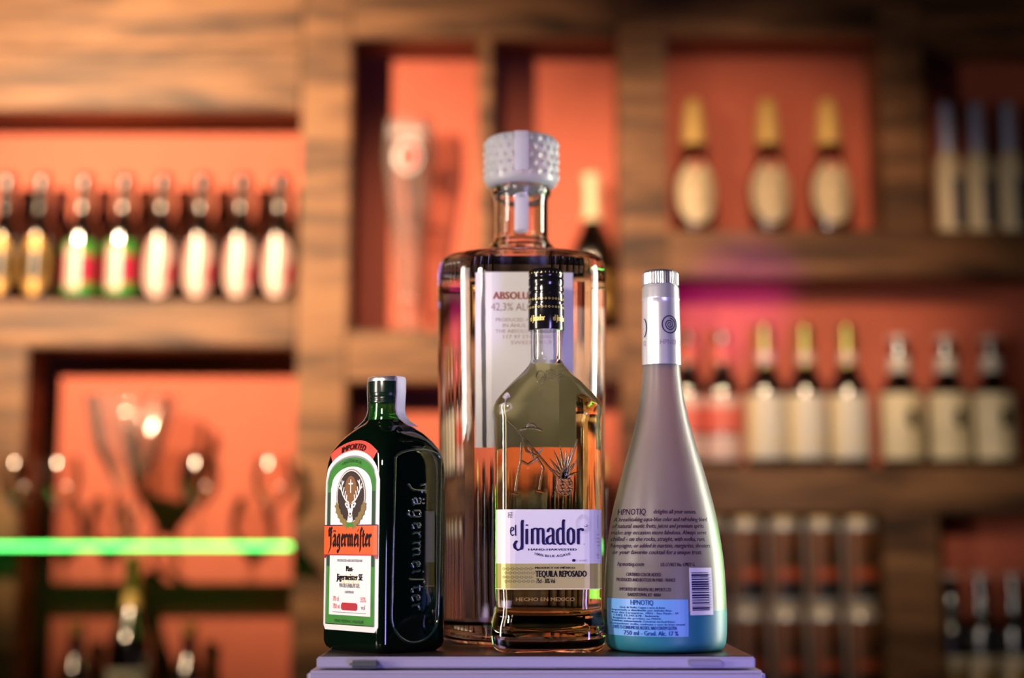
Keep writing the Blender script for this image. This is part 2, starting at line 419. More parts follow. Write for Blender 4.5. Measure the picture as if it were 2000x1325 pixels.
# broad-nib letters, x height 1
BL = {
 'i': (0.46, [[(.02, .92), (.12, .80), (.12, .20), (.24, .08)], [(.14, 1.28)]]),
 'n': (0.86, [[(.02, .92), (.12, .80), (.12, .20), (.22, .08)], [(.12, .74), (.34, .94), (.50, .80), (.50, .20), (.60, .08)]]),
 'm': (1.22, [[(.02, .92), (.12, .80), (.12, .20), (.22, .08)], [(.12, .74), (.34, .94), (.50, .80), (.50, .20), (.60, .08)], [(.50, .74), (.72, .94), (.88, .80), (.88, .20), (.98, .08)]]),
 'r': (0.62, [[(.02, .92), (.12, .80), (.12, .20), (.24, .08)], [(.12, .72), (.34, .94), (.46, .82)]]),
 'e': (0.60, [[(.12, .50), (.42, .66), (.40, .84), (.24, .95), (.12, .80), (.12, .20), (.26, .06), (.46, .22)]]),
 'a': (0.78, [[(.06, .80), (.26, .94), (.46, .82), (.46, .20), (.58, .08)], [(.46, .56), (.22, .50), (.10, .38), (.10, .20), (.22, .06), (.44, .22)]]),
 'g': (0.80, [[(.46, .80), (.26, .94), (.10, .80), (.10, .22), (.24, .08), (.46, .26)], [(.44, .94), (.50, .80), (.50, -.22), (.32, -.42), (.10, -.30)]]),
 't': (0.52, [[(.14, 1.22), (.14, .20), (.26, .06), (.42, .18)], [(-.02, .90), (.36, .90)]]),
 'S': (0.52, [[(.46, 1.30), (.30, 1.46), (.16, 1.30), (.16, -.10), (.10, -.30)]]),
 'J': (0.86, [[(.02, 1.34), (.16, 1.48), (.34, 1.34), (.52, 1.50), (.66, 1.40)], [(.46, 1.40), (.46, .10), (.32, -.20), (.06, -.44)], [(.10, 1.30), (.10, .98), (.20, .86)], [(.46, 1.0), (.62, 1.12)]]),
}
def blackletter(P, x, y, hgt, width, h, m, tf0=lambda a, b: (a, b), ex=0.0, nib=0.24):
    word = ['J', 'ae', 'g', 'e', 'r', 'm', 'e', 'i', 'S', 't', 'e', 'r']
    tot = sum(BL['a' if c == 'ae' else c][0] for c in word); sx = width/tot; cur = x
    for c in word:
        g = BL['a' if c == 'ae' else c]
        tf = lambda a, b, cur=cur: tf0(cur+a*sx, y+b*hgt)
        P.strokes(g[1], pen_nib(nib, 45, 0.035), tf, h, m, ex)
        if c == 'ae': P.strokes([[(.16, 1.24)], [(.42, 1.24)]], pen_round(.17), tf, h, m, ex)
        cur += g[0]*sx

# ------------------------------------------------------------------ setting
DS = 2.70           # front of the shelf unit
DW = 2.82           # coral wall behind it
tag(obj('wall_back', box_bm(-2.6, 2.6, DW, DW+0.15, 0, 2.95), M['coral'], smooth=False), 'coral red plaster wall behind the bottle shelves', kind='structure')
tag(obj('floor', box_bm(-2.6, 2.6, -1.5, DW+0.15, -0.1, 0), M['floor'], smooth=False), 'dark floor of the bar', kind='structure')
tag(obj('ceiling', box_bm(-2.6, 2.6, -1.5, DW+0.15, 2.95, 3.05), M['ceiling'], smooth=False), 'dark ceiling of the bar', kind='structure')

# wooden shelf unit (front plane at DS, pixel-measured sizes)
LIFT = 0.0
unit = thing('wooden_shelf_unit', 'rough-sawn brown wooden shelf unit of open compartments before the coral wall', 'shelf unit', (0, DS, 0))
LIFT = 0.0006
def Xp(px, py=700): return at(px, py, DS).x
def Zp(py): return at(1000, py, DS).z
def board(name, x0, x1, z0, z1, m='wood', y0=0.0, y1=0.118, bev=0.004):
    c = Vector(((x0+x1)/2, (y0+y1)/2, (z0+z1)/2))
    bm = box_bm(x0-c.x, x1-c.x, y0-c.y, y1-c.y, z0-c.z, z1-c.z, bev)
    return obj(name, bm, M[m], unit, smooth=False, loc=c)
xA0, xA1 = Xp(583, 500), Xp(681, 500)
xB0, xB1 = Xp(1211, 400), Xp(1305, 400)
xC0, xC1 = Xp(1728, 400), Xp(1816, 400)
xL, xR = -1.35, 1.35
ztop = Zp(-60)
board('post', xA0, xA1, 0.10, ztop, 'wood2')
board('post', xB0, xB1, 0.10, ztop, 'wood')
board('post', xC0, xC1, Zp(450), ztop, 'wood2')
board('post', Xp(1728, 1100), Xp(1838, 1100), 0.10, Zp(1003), 'wood')
board('post', xL, Xp(-110, 500), 0.10, ztop, 'wood')
board('post', Xp(-110, 500), Xp(44, 900), 0.10, Zp(677), 'wood2')  # added dark strip where only a shadow lies on the wall
board('post', xR-0.1, xR, 0.10, ztop, 'wood')
board('divider', Xp(932, 400), Xp(962, 400), Zp(642), Zp(74), 'wood', y0=0.002)
# left bay
board('plank', Xp(-110, 500), xA0, Zp(94), ztop, 'wood', y0=0.001)
board('plank', Xp(-110, 500), xA0, Zp(214), Zp(97), 'wood2')
board('shelf_board', Xp(-110, 500), xA0, Zp(676), Zp(587), 'wood2')
# middle bay
board('plank', xA1, xB0, Zp(74), ztop, 'wood2')
board('shelf_board', xA1, xB0, Zp(745), Zp(645), 'wood')
# right bay
board('plank', xB1, xC0, Zp(70), ztop, 'wood', y0=0.001)
board('plank', xC1, xR-0.1, Zp(88), ztop, 'wood2', y0=0.001)
board('shelf_board', xB1, xR-0.1, Zp(542), Zp(450), 'wood2', y0=-0.002)
board('shelf_board', xB1, xR-0.1, Zp(1003), Zp(912), 'wood', y0=-0.001)
# lower boards below the frame, on which the lowest bottles stand
zlow_left = at(0, 1090, DS+.05).z-0.325
board('shelf_board', Xp(44, 900), xA0, zlow_left-0.05, zlow_left, 'wood')
zmid = Zp(1196)
board('shelf_board', xA1, xB0, zmid-0.075, zmid, 'wood2')
can_h = at(0, 1012, DS+.05).z-at(0, 1187, DS+.05).z
zlow_right = at(0, 1012, DS+.05).z-2*can_h
board('shelf_board', xB1, Xp(1728, 1100), zlow_right-0.05, zlow_right, 'wood2')
board('shelf_board', Xp(1838, 1100), xR-0.1, zlow_right-0.05, zlow_right, 'wood')
board('plinth', xL, xR, 0.0, 0.10, 'wood')

# ------------------------------------------------------------------ background bottles
YB = DS+0.052
def shelf_z(py): return Zp(py)
def arc_label(r, z0, z1, a0, a1, off=0.0006, n=20, m=0, nz=1):
    bm = bmesh.new()
    for j in range(nz):
        za = z0+(z1-z0)*j/nz; zb = z0+(z1-z0)*(j+1)/nz
        for i in range(n):
            t0 = R(a0+(a1-a0)*i/n); t1 = R(a0+(a1-a0)*(i+1)/n)
            vs = [bm.verts.new(Vector(((r+off)*math.sin(t), -(r+off)*math.cos(t), z))) for t, z in ((t0, za), (t1, za), (t1, zb), (t0, zb))]
            bm.faces.new(vs).material_index = m
    bmesh.ops.remove_doubles(bm, verts=bm.verts, dist=1e-6)
    return bm
def oval_label(prof, rref, zc, hw, hh, name, m, parent, off=0.0008, rings=8, n=28, a0=0.0):
    f = lathe_surface(prof, rref, a0); bm = bmesh.new()
    loops = []
    for k in range(1, rings+1):
        t = k/rings
        loops.append([bm.verts.new(f(hw*t*math.cos(2*math.pi*i/n), zc+hh*t*math.sin(2*math.pi*i/n), off)) for i in range(n)])
    c = bm.verts.new(f(0, zc, off))
    for i in range(n): bm.faces.new([c, loops[0][i], loops[0][(i+1) % n]])
    for k in range(rings-1):
        for i in range(n): bm.faces.new([loops[k][i], loops[k+1][i], loops[k+1][(i+1) % n], loops[k][(i+1) % n]])
    return obj(name, bm, m, parent)

def bottle_root(name, label, cat, group, x=0, z=0, y=YB, rz=0.0):
    return thing(name, label, cat, (x, y, z), rz, group)

def beer(h, r, glass, label):
    """long-neck beer bottle profile scaled to height h"""
    return smooth_prof([(0, r*.86), (.006*h/.24, r), (.10*h/.24, r), (.128*h/.24, r*.97), (.148*h/.24, r*.80), (.160*h/.24, r*.63), (.171*h/.24, r*.58), (.184*h/.24, r*.57), (.195*h/.24, r*.50), (.212*h/.24, r*.46), (.234*h/.24, r*.45), (h*.985, r*.46)], 4)
def crown(h, r, parent, m, k=1.0):
    bm = lathe([(h*.955, r*.47*k), (h*.96, r*.54*k), (h*.99, r*.52*k), (h, r*.38*k), (h*1.002, 0.0001)], 24)
    return obj('cap', bm, m, parent)

# --- the eight beer bottles of the upper left compartment
zb1 = Zp(587); H1 = at(0, 342, YB).z-zb1; r1 = 0.0318
def beer_c1(kind):
    root = bottle_root('beer_bottle', '', 'bottle', 'beer bottles on the upper left shelf')
    pf = beer(H1, r1, None, None)
    obj('body', lathe(pf, 40), M['darkbottle'], root)
    crown(H1, r1, root, M['capblack'])
    nr = interp(pf, H1*.80)[1]
    fo = {'gold': 'gold_label', 'green': 'pinkwhite', 'red': 'pinkwhite'}[kind]
    bm = lathe([(z, interp(pf, z)[1]+.0006) for z in [H1*(.72+.02*k) for k in range(7)]], 32, False, False)
    if kind != 'gold': obj('neck_label', bm, M['darktaupe'], root)
    else: obj('neck_label', bm, M['capblack'], root)
    f = lathe_surface(pf, r1)
    if kind == 'gold':
        l = oval_label(pf, r1, H1*.28, r1*.95, H1*.22, 'label', M['gold_label'], root)
        oval_label(pf, r1, H1*.28, r1*.6, H1*.12, 'emblem', M['candark'], l, off=.0014)
    elif kind == 'green':
        l = obj('label', arc_label(r1, H1*.07, H1*.46, -80, 80), M['beergreen'], root)
        P = Print(); P.rect(-r1*1.15, r1*1.15, H1*.15, H1*.36, .0012, 0, 12); P.rect(-r1*.7, r1*.1, H1*.10, H1*.43, .0018, 1, 8)
        P.build('emblem', [M['crimson'], M['pinkwhite']], f, l)
    else:
        l = oval_label(pf, r1, H1*.27, r1*1.1, H1*.225, 'label', M['pinkwhite'], root)
        P = Print(); P.poly([(r1*.15, H1*.07), (r1*.7, H1*.12), (r1*1.02, H1*.24), (r1*.98, H1*.33), (r1*.55, H1*.27)], .0016, 0)
        P.poly([(-r1*.9, H1*.40), (-r1*.5, H1*.46), (-r1*.7, H1*.36), (-r1*1.15, H1*.28)], .0016, 0)
        P.build('emblem', [M['crimson']], f, l)
    return root
protos = {k: beer_c1(k) for k in ('gold', 'green', 'red')}
ordn = ['first', 'second', 'third', 'fourth', 'fifth', 'sixth', 'seventh', 'eighth', 'ninth', 'tenth']
c1 = [(5, 'gold', 'dark beer bottle with dull gold oval label, cut by the photo\'s left edge'),
      (74, 'gold', 'dark beer bottle with a gold oval label, beside the first green-labelled bottle'),
      (158, 'green', 'dark beer bottle with green, red and white label, left one of the two'),
      (238, 'green', 'dark beer bottle with green, red and white label, right one of the two'),
      (314, 'red', 'beer bottle with white and crimson oval label, beside the green-labelled pair'),
      (391, 'red', 'beer bottle with white and crimson oval label, second of four from the left'),
      (470, 'red', 'beer bottle with white and crimson oval label, third of four from the left'),
      (545, 'red', 'beer bottle with white and crimson oval label, against the wooden post')]
used = set()
for px, k, lb in c1:
    loc = (at(px, 560, YB).x, YB, zb1)
    if k not in used: used.add(k); protos[k].location = Vector(loc)+Vector((0, 0, LIFT)); protos[k]['label'] = lb
    else: dup(protos[k], loc, lb)

# --- champagne bottle (middle bay)
def champagne(h, r, group, name='champagne_bottle', foil=True, lab='gold_label', big=False):
    root = bottle_root(name, '', 'bottle', group)
    pf = smooth_prof([(0, r*.9), (.008, r), (h*.42, r), (h*.52, r*.92), (h*.62, r*.62), (h*.72, r*.36), (h*.85, r*.31), (h*.97, r*.33)], 5)
    obj('body', lathe(pf, 44), M['darkbottle'], root)
    fz = [(z, interp(pf, z)[1]+.001) for z in [h*(.70+.03*k) for k in range(9)]]+[(h*.975, r*.44), (h*.99, r*.42), (h, r*.30), (h*1.003, .0002)]
    if foil: obj('neck_foil', lathe(fz, 32, False, True), M['cream'] if not big else M['goldfoil'], root)
    l = obj('label', arc_label(r, h*.10, h*.36, -58, 58), M[lab], root)
    P = Print(); P.rect(-r*.55, r*.55, h*.15, h*.20, .0012, 0, 6); P.rect(-r*.35, r*.35, h*.24, h*.31, .0012, 1, 6)
    P.build('emblem', [M['goldfoil'], M['gold_label'] if lab != 'gold_label' else M['black']], lathe_surface(pf, r), l)
    return root
zc3 = Zp(645)
h3 = at(0, 341, YB).z-zc3
ch = champagne(h3, 0.046, None)
ch.location = (at(1158, 600, YB).x, YB, zc3+LIFT)
ch['label'] = 'dark champagne bottle with cream foil neck, behind the clear bottle\'s shoulder'

# --- tall fluted glass with red badge (middle bay, left half)
zt = Zp(645)
vz = thing('fluted_beer_glass', 'tall tapering clear glass with a red badge and pale frilled collar', 'glass', (at(797, 600, YB).x, YB, zt))
hv = at(0, 236, YB).z-zt
vprof = [(0, .036), (.006, .037), (.010, .020), (.03, .014), (.05, .018), (hv*.22, .022), (hv*.45, .030), (hv*.65, .040), (hv*.8, .047), (hv*.92, .046), (hv, .043)]
vp = smooth_prof(vprof, 4)
inn = [(z, r-.003) for z, r in vp if z > .055]
def rib(r, z, amp=.07, k=10, n=100):
    a = amp*max(0, min(1, (z-.03)/.05))
    return [Vector((r*(1+a*math.cos(k*2*math.pi*j/n))*math.sin(2*math.pi*j/n), -r*(1+a*math.cos(k*2*math.pi*j/n))*math.cos(2*math.pi*j/n), z)) for j in range(n)]
bm = rings_bm([rib(r, z) for z, r in vp]+[rib(r, z) for z, r in reversed(inn)], True, True)
obj('bowl', bm, M['crystal'], vz)
f = lathe_surface([(z, r*1.07) for z, r in vp], .049)
P = Print()
P.poly([(.026*math.cos(R(15*k)), hv*.80+.034*math.sin(R(15*k))) for k in range(24)], .001, 0)
P.poly([(.018*math.cos(R(15*k)), hv*.80+.024*math.sin(R(15*k))) for k in range(24)], .0016, 1)
P.build('badge', [M['white'], M['jred']], f, vz)
P = Print()
for k in range(-8, 9):
    P.poly([(k*.005-.0016, hv*.90), (k*.005+.0016, hv*.90), (k*.0062, hv*.97)], .001, 0)
P.build('frilled_collar', [M['white']], f, vz)
bm = lathe([(hv*.44, .020), (hv*.52, .026), (hv*.56, .028)], 32)
obj('glass_crease', bm, M['crystal'], vz)

# --- dark bottles in the lower middle compartment, seen through the clear bottle
def mid_bottle(glass, cp):
    h = at(0, 893, YB).z-zmid; r = .031
    root = bottle_root('wine_bottle', '', 'bottle', 'dark bottles in the lower middle compartment')
    pf = smooth_prof([(0, r*.9), (.006, r), (h*.74, r), (h*.80, r*.92), (h*.85, r*.5), (h*.90, r*.36), (h*.97, r*.36)], 5)
    obj('body', lathe(pf, 36), M[glass], root); obj('cap', lathe([(h*.87, r*.46), (h*.99, r*.46), (h, r*.3), (h*1.002, .0002)], 28), M[cp], root)
    obj('label', arc_label(r, h*.14, h*.42, -60, 60), M['darktaupe'], root)
    return root
mb_ = mid_bottle('darkbottle', 'capblack')
for i, (px, lb) in enumerate(((716, 'dark bottle in the lower middle compartment, first beside the left post'), (782, 'dark bottle in the lower middle compartment, second from the left post'), (848, 'dark bottle behind the right shoulder of the green bottle'),
                              (914, 'dark bottle behind the left side of the clear bottle'), (980, 'dark bottle behind the left edge of the tequila bottle'), (1046, 'dark bottle straight behind the tequila bottle'), (1112, 'dark bottle behind the right side of the tequila bottle'))):
    loc = (at(px, 1000, YB).x, YB, zmid)
    if i == 0: mb_.location = Vector(loc)+Vector((0, 0, LIFT)); mb_['label'] = lb
    else: dup(mb_, loc, lb)
am = mid_bottle('amber', 'goldfoil'); am.location = (at(1176, 1000, YB).x, YB, zmid+LIFT); am['label'] = 'amber bottle between the clear bottle and the frosted bottle'

# --- three golden-capped bottles (right bay, top)
zb4 = Zp(450)
def gold_bottle():
    h = at(0, 196, YB).z-zb4; r = 0.041
    root = bottle_root('spirit_bottle', '', 'bottle', 'gold-topped bottles on the upper right shelf')
    pf = smooth_prof([(0, r*.72), (.006, r*.82), (h*.12, r*.92), (h*.28, r), (h*.40, r*.95), (h*.52, r*.66), (h*.62, r*.40), (h*.75, r*.36), (h*.95, r*.33)], 5)
    obj('body', lathe(pf, 44), M['amber'], root)
    obj('gold_cap', lathe([(h*.655, r*.60), (h*.66, r*.64), (h*.75, r*.60), (h*.90, r*.50), (h*.97, r*.40), (h, r*.22), (h*1.002, .0002)], 32), M['goldfoil'], root)
    l = oval_label(pf, r, h*.30, r*1.12, h*.235, 'label', M['cream'], root)
    P = Print()
    for k in range(6): P.rect(-r*.6, r*.6, h*(.20+.035*k), h*(.207+.035*k), .0012, 0, 6)
    P.build('label_lines', [M['gold_label']], lathe_surface(pf, r), l)
    oval_label(pf, r*1.0, h*.50, r*.30, h*.05, 'shoulder_seal', M['coralred'], root)
    return root
g = gold_bottle()
for i, (px, lb) in enumerate([(1358, 'bottle with tapering gold cap and cream oval label, leftmost of the three'),
                              (1503, 'bottle with tapering gold cap and cream oval label, middle of the three'),
                              (1622, 'bottle with tapering gold cap and cream oval label, rightmost of the three')]):
    loc = (at(px, 420, YB).x, YB, zb4)
    if i == 0: g.location = Vector(loc)+Vector((0, 0, LIFT)); g['label'] = lb
    else: dup(g, loc, lb)

# --- three slim silver bottles (right bay, far right top)
def slim_bottle():
    h = at(0, 205, YB).z-zb4; r = 0.0265
    root = bottle_root('vodka_bottle', '', 'bottle', 'slim silver-topped bottles at the upper right')
    pf = smooth_prof([(0, r*.9), (.005, r), (h*.50, r), (h*.58, r*.85), (h*.66, r*.45), (h*.80, r*.38), (h*.96, r*.38)], 5)
    obj('body', lathe(pf, 36), M['cream'], root)
    obj('cap', lathe([(h*.60, r*.58), (h*.61, r*.60), (h*.96, r*.50), (h, r*.44), (h*1.002, .0002)], 28), M['silverblue'], root)
    obj('label', arc_label(r, h*.05, h*.42, 0, 75), M['slate'], root)
    return root
s = slim_bottle()
for i, (px, lb) in enumerate([(1856, 'slim pale bottle with blue-silver cap, leftmost of three at upper right'),
                              (1916, 'slim pale bottle with blue-silver cap, middle of three at upper right'),
                              (1979, 'slim pale bottle with blue-silver cap, against the photo\'s right edge')]):
    loc = (at(px, 420, YB).x, YB, zb4)
    if i == 0: s.location = Vector(loc)+Vector((0, 0, LIFT)); s['label'] = lb
    else: dup(s, loc, lb)

# --- eight bottles of the lower right shelf
zb6 = Zp(912)
def stout(kind):
    ty = {'pink': 640, 'white': 636, 'cream': 657}[kind]
    h = at(0, ty, YB).z-zb6; r = {'pink': .034, 'white': .038, 'cream': .0415}[kind]
    root = bottle_root('beer_bottle', '', 'bottle', {'pink': 'pink-labelled bottles on the lower right shelf', 'white': 'green-topped bottles on the lower right shelf', 'cream': 'cream-labelled bottles on the lower right shelf'}[kind])
    pf = smooth_prof([(0, r*.88), (.006, r), (h*.50, r), (h*.58, r*.90), (h*.68, r*.55), (h*.80, r*.42), (h*.97, r*.40)], 5)
    obj('body', lathe(pf, 40), M['darkbottle'], root)
    f = lathe_surface(pf, r)
    if kind == 'pink':
        crown(h, r, root, M['coralred'], .9)
        obj('neck_label', lathe([(z, interp(pf, z)[1]+.0007) for z in [h*(.74+.02*k) for k in range(8)]], 28, False, False), M['coralred'], root)
        l = obj('label', arc_label(r, h*.24, h*.50, -70, 70), M['coralred'], root)
        P = Print(); P.rect(-r*1.0, r*1.0, h*.42, h*.49, .0013, 0, 10); P.build('label_band', [M['pinkwhite']], f, l)
        obj('lower_label', arc_label(r, h*.05, h*.22, -70, 70), M['pinkwhite'], root)
    elif kind == 'white':
        obj('neck_foil', lathe([(z, interp(pf, z)[1]+.001) for z in [h*(.70+.03*k) for k in range(9)]]+[(h*.98, r*.48), (h, r*.40), (h*1.002, .0002)], 28, False, True), M['greengold'], root)
        obj('neck_label', arc_label(r*.44, h*.72, h*.80, -60, 60, .0024), M['pinkwhite'], root)
        l = obj('label', arc_label(r, h*.06, h*.50, -85, 85), M['offwhite'], root)
        P = Print(); P.rect(-r*1.45, -r*.5, h*.07, h*.49, .0013, 0, 8); P.rect(-r*.2, r*1.0, h*.16, h*.19, .0013, 0, 8)
        P.build('label_band', [M['cream']], f, l)
    else:
        crown(h, r, root, M['pinkwhite'], 1.0)
        obj('neck_label', lathe([(z, interp(pf, z)[1]+.0012) for z in [h*(.72+.02*k) for k in range(7)]], 28, False, False), M['offwhite'], root)
        l = obj('label', arc_label(r, h*.06, h*.55, -75, 75), M['cream'], root)
        oval_label(pf, r, h*.36, r*.26, h*.075, 'emblem', M['black'], l, off=.0016, a0=.25)
    return root
pr = {k: stout(k) for k in ('pink', 'white', 'cream')}; used = set()
for px, k, lb in [(1347, 'pink', 'dark bottle with red and pink label, partly hidden behind the frosted bottle neck'),
                  (1414, 'pink', 'dark bottle with red and pink label, clear of the frosted bottle'),
                  (1498, 'white', 'dark bottle with green-gold foil and white label, beside a pink-labelled bottle'),
                  (1577, 'white', 'dark bottle with green-gold foil and white label, middle of three alike'),
                  (1660, 'white', 'dark bottle with green-gold foil and white label, beside a cream-labelled bottle'),
                  (1762, 'cream', 'dark bottle, cream label with black oval, leftmost of three alike'),
                  (1855, 'cream', 'dark bottle, cream label with black oval, middle of three alike'),
                  (1943, 'cream', 'dark bottle, cream label with black oval, rightmost of three alike')]:
    loc = (at(px, 880, YB).x, YB, zb6)
    if k not in used: used.add(k); pr[k].location = Vector(loc)+Vector((0, 0, LIFT)); pr[k]['label'] = lb
    else: dup(pr[k], loc, lb)

# --- stacked cans
YC = DS+.045
def can():
    h = can_h-.0006; r = .0335
    root = bottle_root('beer_can', '', 'can', 'beer cans stacked in two rows at the lower right', y=YC)
    obj('body', lathe([(0, r*.74), (.004, r*.80), (.012, r), (h-.014, r), (h-.006, r*.86)], 44), M['canmetal'], root)
    obj('rim', lathe([(h-.007, r*.86), (h-.003, r*.84), (h, r*.84), (h-.001, r*.78), (h-.005, r*.76)], 40), M['goldfoil'], root)
    l = obj('printed_band', arc_label(r, h*.10, h*.88, -62, 90, n=26), M['canbrown'], root)
    P = Print(); f = lathe_surface([(0, r), (h, r)], r)
    P.rect(-r*.45, r*1.5, h*.32, h*.42, .0013, 0, 10); P.rect(-r*.45, r*1.5, h*.10, h*.30, .0013, 1, 10)
    P.poly([(r*.45+r*.42*math.cos(R(15*k)), h*.56+h*.085*math.sin(R(15*k))) for k in range(24)], .0016, 1)
    P.build('emblem', [M['canred'], M['candark']], f, l)
    return root
cn = can(); first = True
names = ['against the dark wooden post', 'second from the dark wooden post', 'third from the dark wooden post', 'fourth from the dark wooden post', 'partly hidden behind the frosted bottle']
for row in (1, 0):
    for i, px in enumerate((1678, 1605, 1532, 1459, 1386)):
        lb = 'brown and silver can in the %s row, %s' % (('lower', 'upper')[row], names[i])
        loc = (at(px, 1100, YC).x, YC, zlow_right+row*can_h)
        if first: cn.location = Vector(loc)+Vector((0, 0, LIFT)); cn['label'] = lb; first = False
        else: dup(cn, loc, lb)

# --- dark bottles, bottom right compartment
def dark8():
    h = at(0, 1120, YB).z-zlow_right; r = .031
    root = bottle_root('beer_bottle', '', 'bottle', 'dark bottles in the bottom right compartment')
    pf = beer(h, r, 0, 0)
    obj('body', lathe(pf, 36), M['darkbottle'], root); crown(h, r, root, M['pinkwhite'], 1.15)
    l = obj('label', arc_label(r, h*.05, h*.34, -75, 75), M['cream'], root)
    P = Print(); P.rect(-r*.6, r*.6, h*.12, h*.24, .0012, 0, 6); P.build('emblem', [M['gold_label']], lathe_surface(pf, r), l)
    return root
d8 = dark8()
for i, (px, lb) in enumerate([(1862, 'dark bottle with cream label, leftmost in the bottom right compartment'),
                              (1922, 'dark bottle with cream label, middle one in the bottom right compartment'),
                              (1986, 'dark bottle with cream label, rightmost in the bottom right compartment')]):
    loc = (at(px, 1280, YB).x, YB, zlow_right)
    if i == 0: d8.location = Vector(loc)+Vector((0, 0, LIFT)); d8['label'] = lb
    else: dup(d8, loc, lb)

# --- glass shelf with glowing green edge, and what stands on it
YG = DS+0.0
zg = at(0, 1068, DS-.085).z
gx0, gx1 = Xp(-109, 1068), Xp(582, 1068)
gs = thing('glass_shelf', 'glass shelf with a glowing green edge crossing the lower left compartment', 'shelf', (0, DS, zg))
obj('glass_pane', box_bm(gx0, gx1, -.0785, -.0003, -.004, .004), M['shelfglass'], gs, smooth=False)
obj('lit_edge', box_bm(gx0, gx1, -.085, -.079, -.0042, .0042, .001), M['neon'], gs, smooth=False)
zgt = zg+.0042
def goblet(name, h, rb, lab, px, stem=0.42, yy=DS-.039, grp=None, foot=None, cat='glass', solid=False):
    root = thing(name, lab, cat, (at(px, 1000, yy).x, yy, zgt), 0, grp)
    ft = foot or rb*.75
    outer = smooth_prof([(0, ft), (.003, ft*.96), (.008, ft*.3), (h*.12, .006), (h*stem*.85, .006), (h*stem, .012), (h*(stem+.12), rb*.75), (h*(stem+.28), rb), (h*.85, rb*.95), (h, rb*.82)], 5)
    inner = [(z, r-.0022) for z, r in outer if z > h*stem+.012]
    obj('bowl', rings_bm([circ(r, z, 36) for z, r in outer if z >= h*stem*.9]+[circ(r, z, 36) for z, r in reversed(inner)], True, True), M['thinglass'], root)
    obj('stem', lathe([(z, r) for z, r in outer if z < h*stem*.92], 32), M['thinglass'], root)
    return root
wh = at(0, 893, DS-.039).z-zgt
w0 = goblet('wine_glass', wh, .0375, 'wine glass on the green shelf, between the leftmost glass and the coupe', 117, grp='wine glasses on the green shelf')
w0['group'] = 'wine glasses on the green shelf'
for px, lb in ((33, 'wine glass on the green shelf, nearest the left edge of the photo'),
               (388, 'wine glass on the green shelf, just right of the big fluted goblet'),
               (532, 'wine glass at the right end of the green shelf, beside the wooden post')):
    dup(w0, (at(px, 1000, DS-.039).x, DS-.039, zgt), lb)
# large fluted glass
yy = DS-.005
bigh = at(0, 775, yy).z-zgt
bg = thing('ice_cream_coupe', 'large fluted clear glass coupe on a ringed stem, tallest on the green shelf', 'glass', (at(247, 1000, yy).x, yy, zgt))
prof = smooth_prof([(0, .040), (.004, .040), (.012, .022), (.03, .018), (.045, .026), (.06, .018), (.085, .024), (.10, .020), (bigh*.45, .034), (bigh*.62, .060), (bigh*.80, .072), (bigh*.93, .078), (bigh, .083)], 4)
def wav(z, r, inner=0.0):
    k = max(0, min(1, (z-bigh*.40)/(bigh*.6))); n = 72
    return [Vector(((r-inner)*(1+.06*k*math.cos(12*2*math.pi*j/n))*math.sin(2*math.pi*j/n), -(r-inner)*(1+.06*k*math.cos(12*2*math.pi*j/n))*math.cos(2*math.pi*j/n), z)) for j in range(n)]
obj('fluted_bowl', rings_bm([wav(z, r) for z, r in prof if z >= .098]+[wav(z, r, .003) for z, r in reversed(prof) if z > bigh*.47]), M['crystal'], bg)
obj('ringed_stem', lathe([p for p in prof if p[0] <= .099], 36), M['thinglass'], bg)

# --- bottles below the glass shelf
hch = at(0, 1085, YB).z-zlow_left
cb = champagne(hch, .043, None, 'champagne_bottle', lab='offwhite', big=True)
cb.location = (at(257, 1200, YB).x, YB, zlow_left+LIFT); cb['label'] = 'dark champagne bottle with gold foil neck and white label, under the green shelf'
def small_dark():
    h = at(0, 1218, YB).z-zlow_left; r = .034
    root = bottle_root('wine_bottle', '', 'bottle', 'small dark bottles under the green shelf')
    pf = smooth_prof([(0, r*.9), (.006, r), (h*.40, r), (h*.55, r*.85), (h*.72, r*.48), (h*.88, r*.36), (h*.97, r*.36)], 5)
    obj('body', lathe(pf, 36), M['darkbottle'], root); obj('cap', lathe([(h*.90, r*.42), (h*.99, r*.42), (h, r*.3), (h*1.002, .0002)], 28), M['gold_label'], root)
    obj('label', arc_label(r, h*.12, h*.44, -60, 60), M['cream'], root)
    return root
sd = small_dark()
sd.location = (at(150, 1260, YB).x, YB, zlow_left+LIFT); sd['label'] = 'small dark bottle left of the champagne bottle, under the green shelf'
dup(sd, (at(370, 1260, YB).x, YB, zlow_left), 'small dark bottle right of the champagne bottle, under the green shelf')

# ------------------------------------------------------------------ foreground: box on the counter
YJ = 1.165                                  # row of the front bottles (centre)
ZT = at(1000, 1278, 1.130).z                # lid top
tag(obj('bar_counter', box_bm(-1.6, 1.6, .82, 1.62, .0, ZT-.30, .004), M['counter'], smooth=False), 'dark wooden bar counter under the lilac box', 'counter')
YF = 1.096
bx = thing('storage_box', 'lilac-grey lidded plastic box under the four spirit bottles', 'box', (.018, YF+.2, ZT-.30))
def LX(px, py, Y=YF): return at(px, py, Y).x-.018
zl = at(0, 1309, YF).z-(ZT-.30)
obj('body', box_bm(LX(600, 1318), LX(1494, 1318), -.203, .20, 0.0, zl-.0012, .0025, 3), M['lilac'], bx, smooth=False)
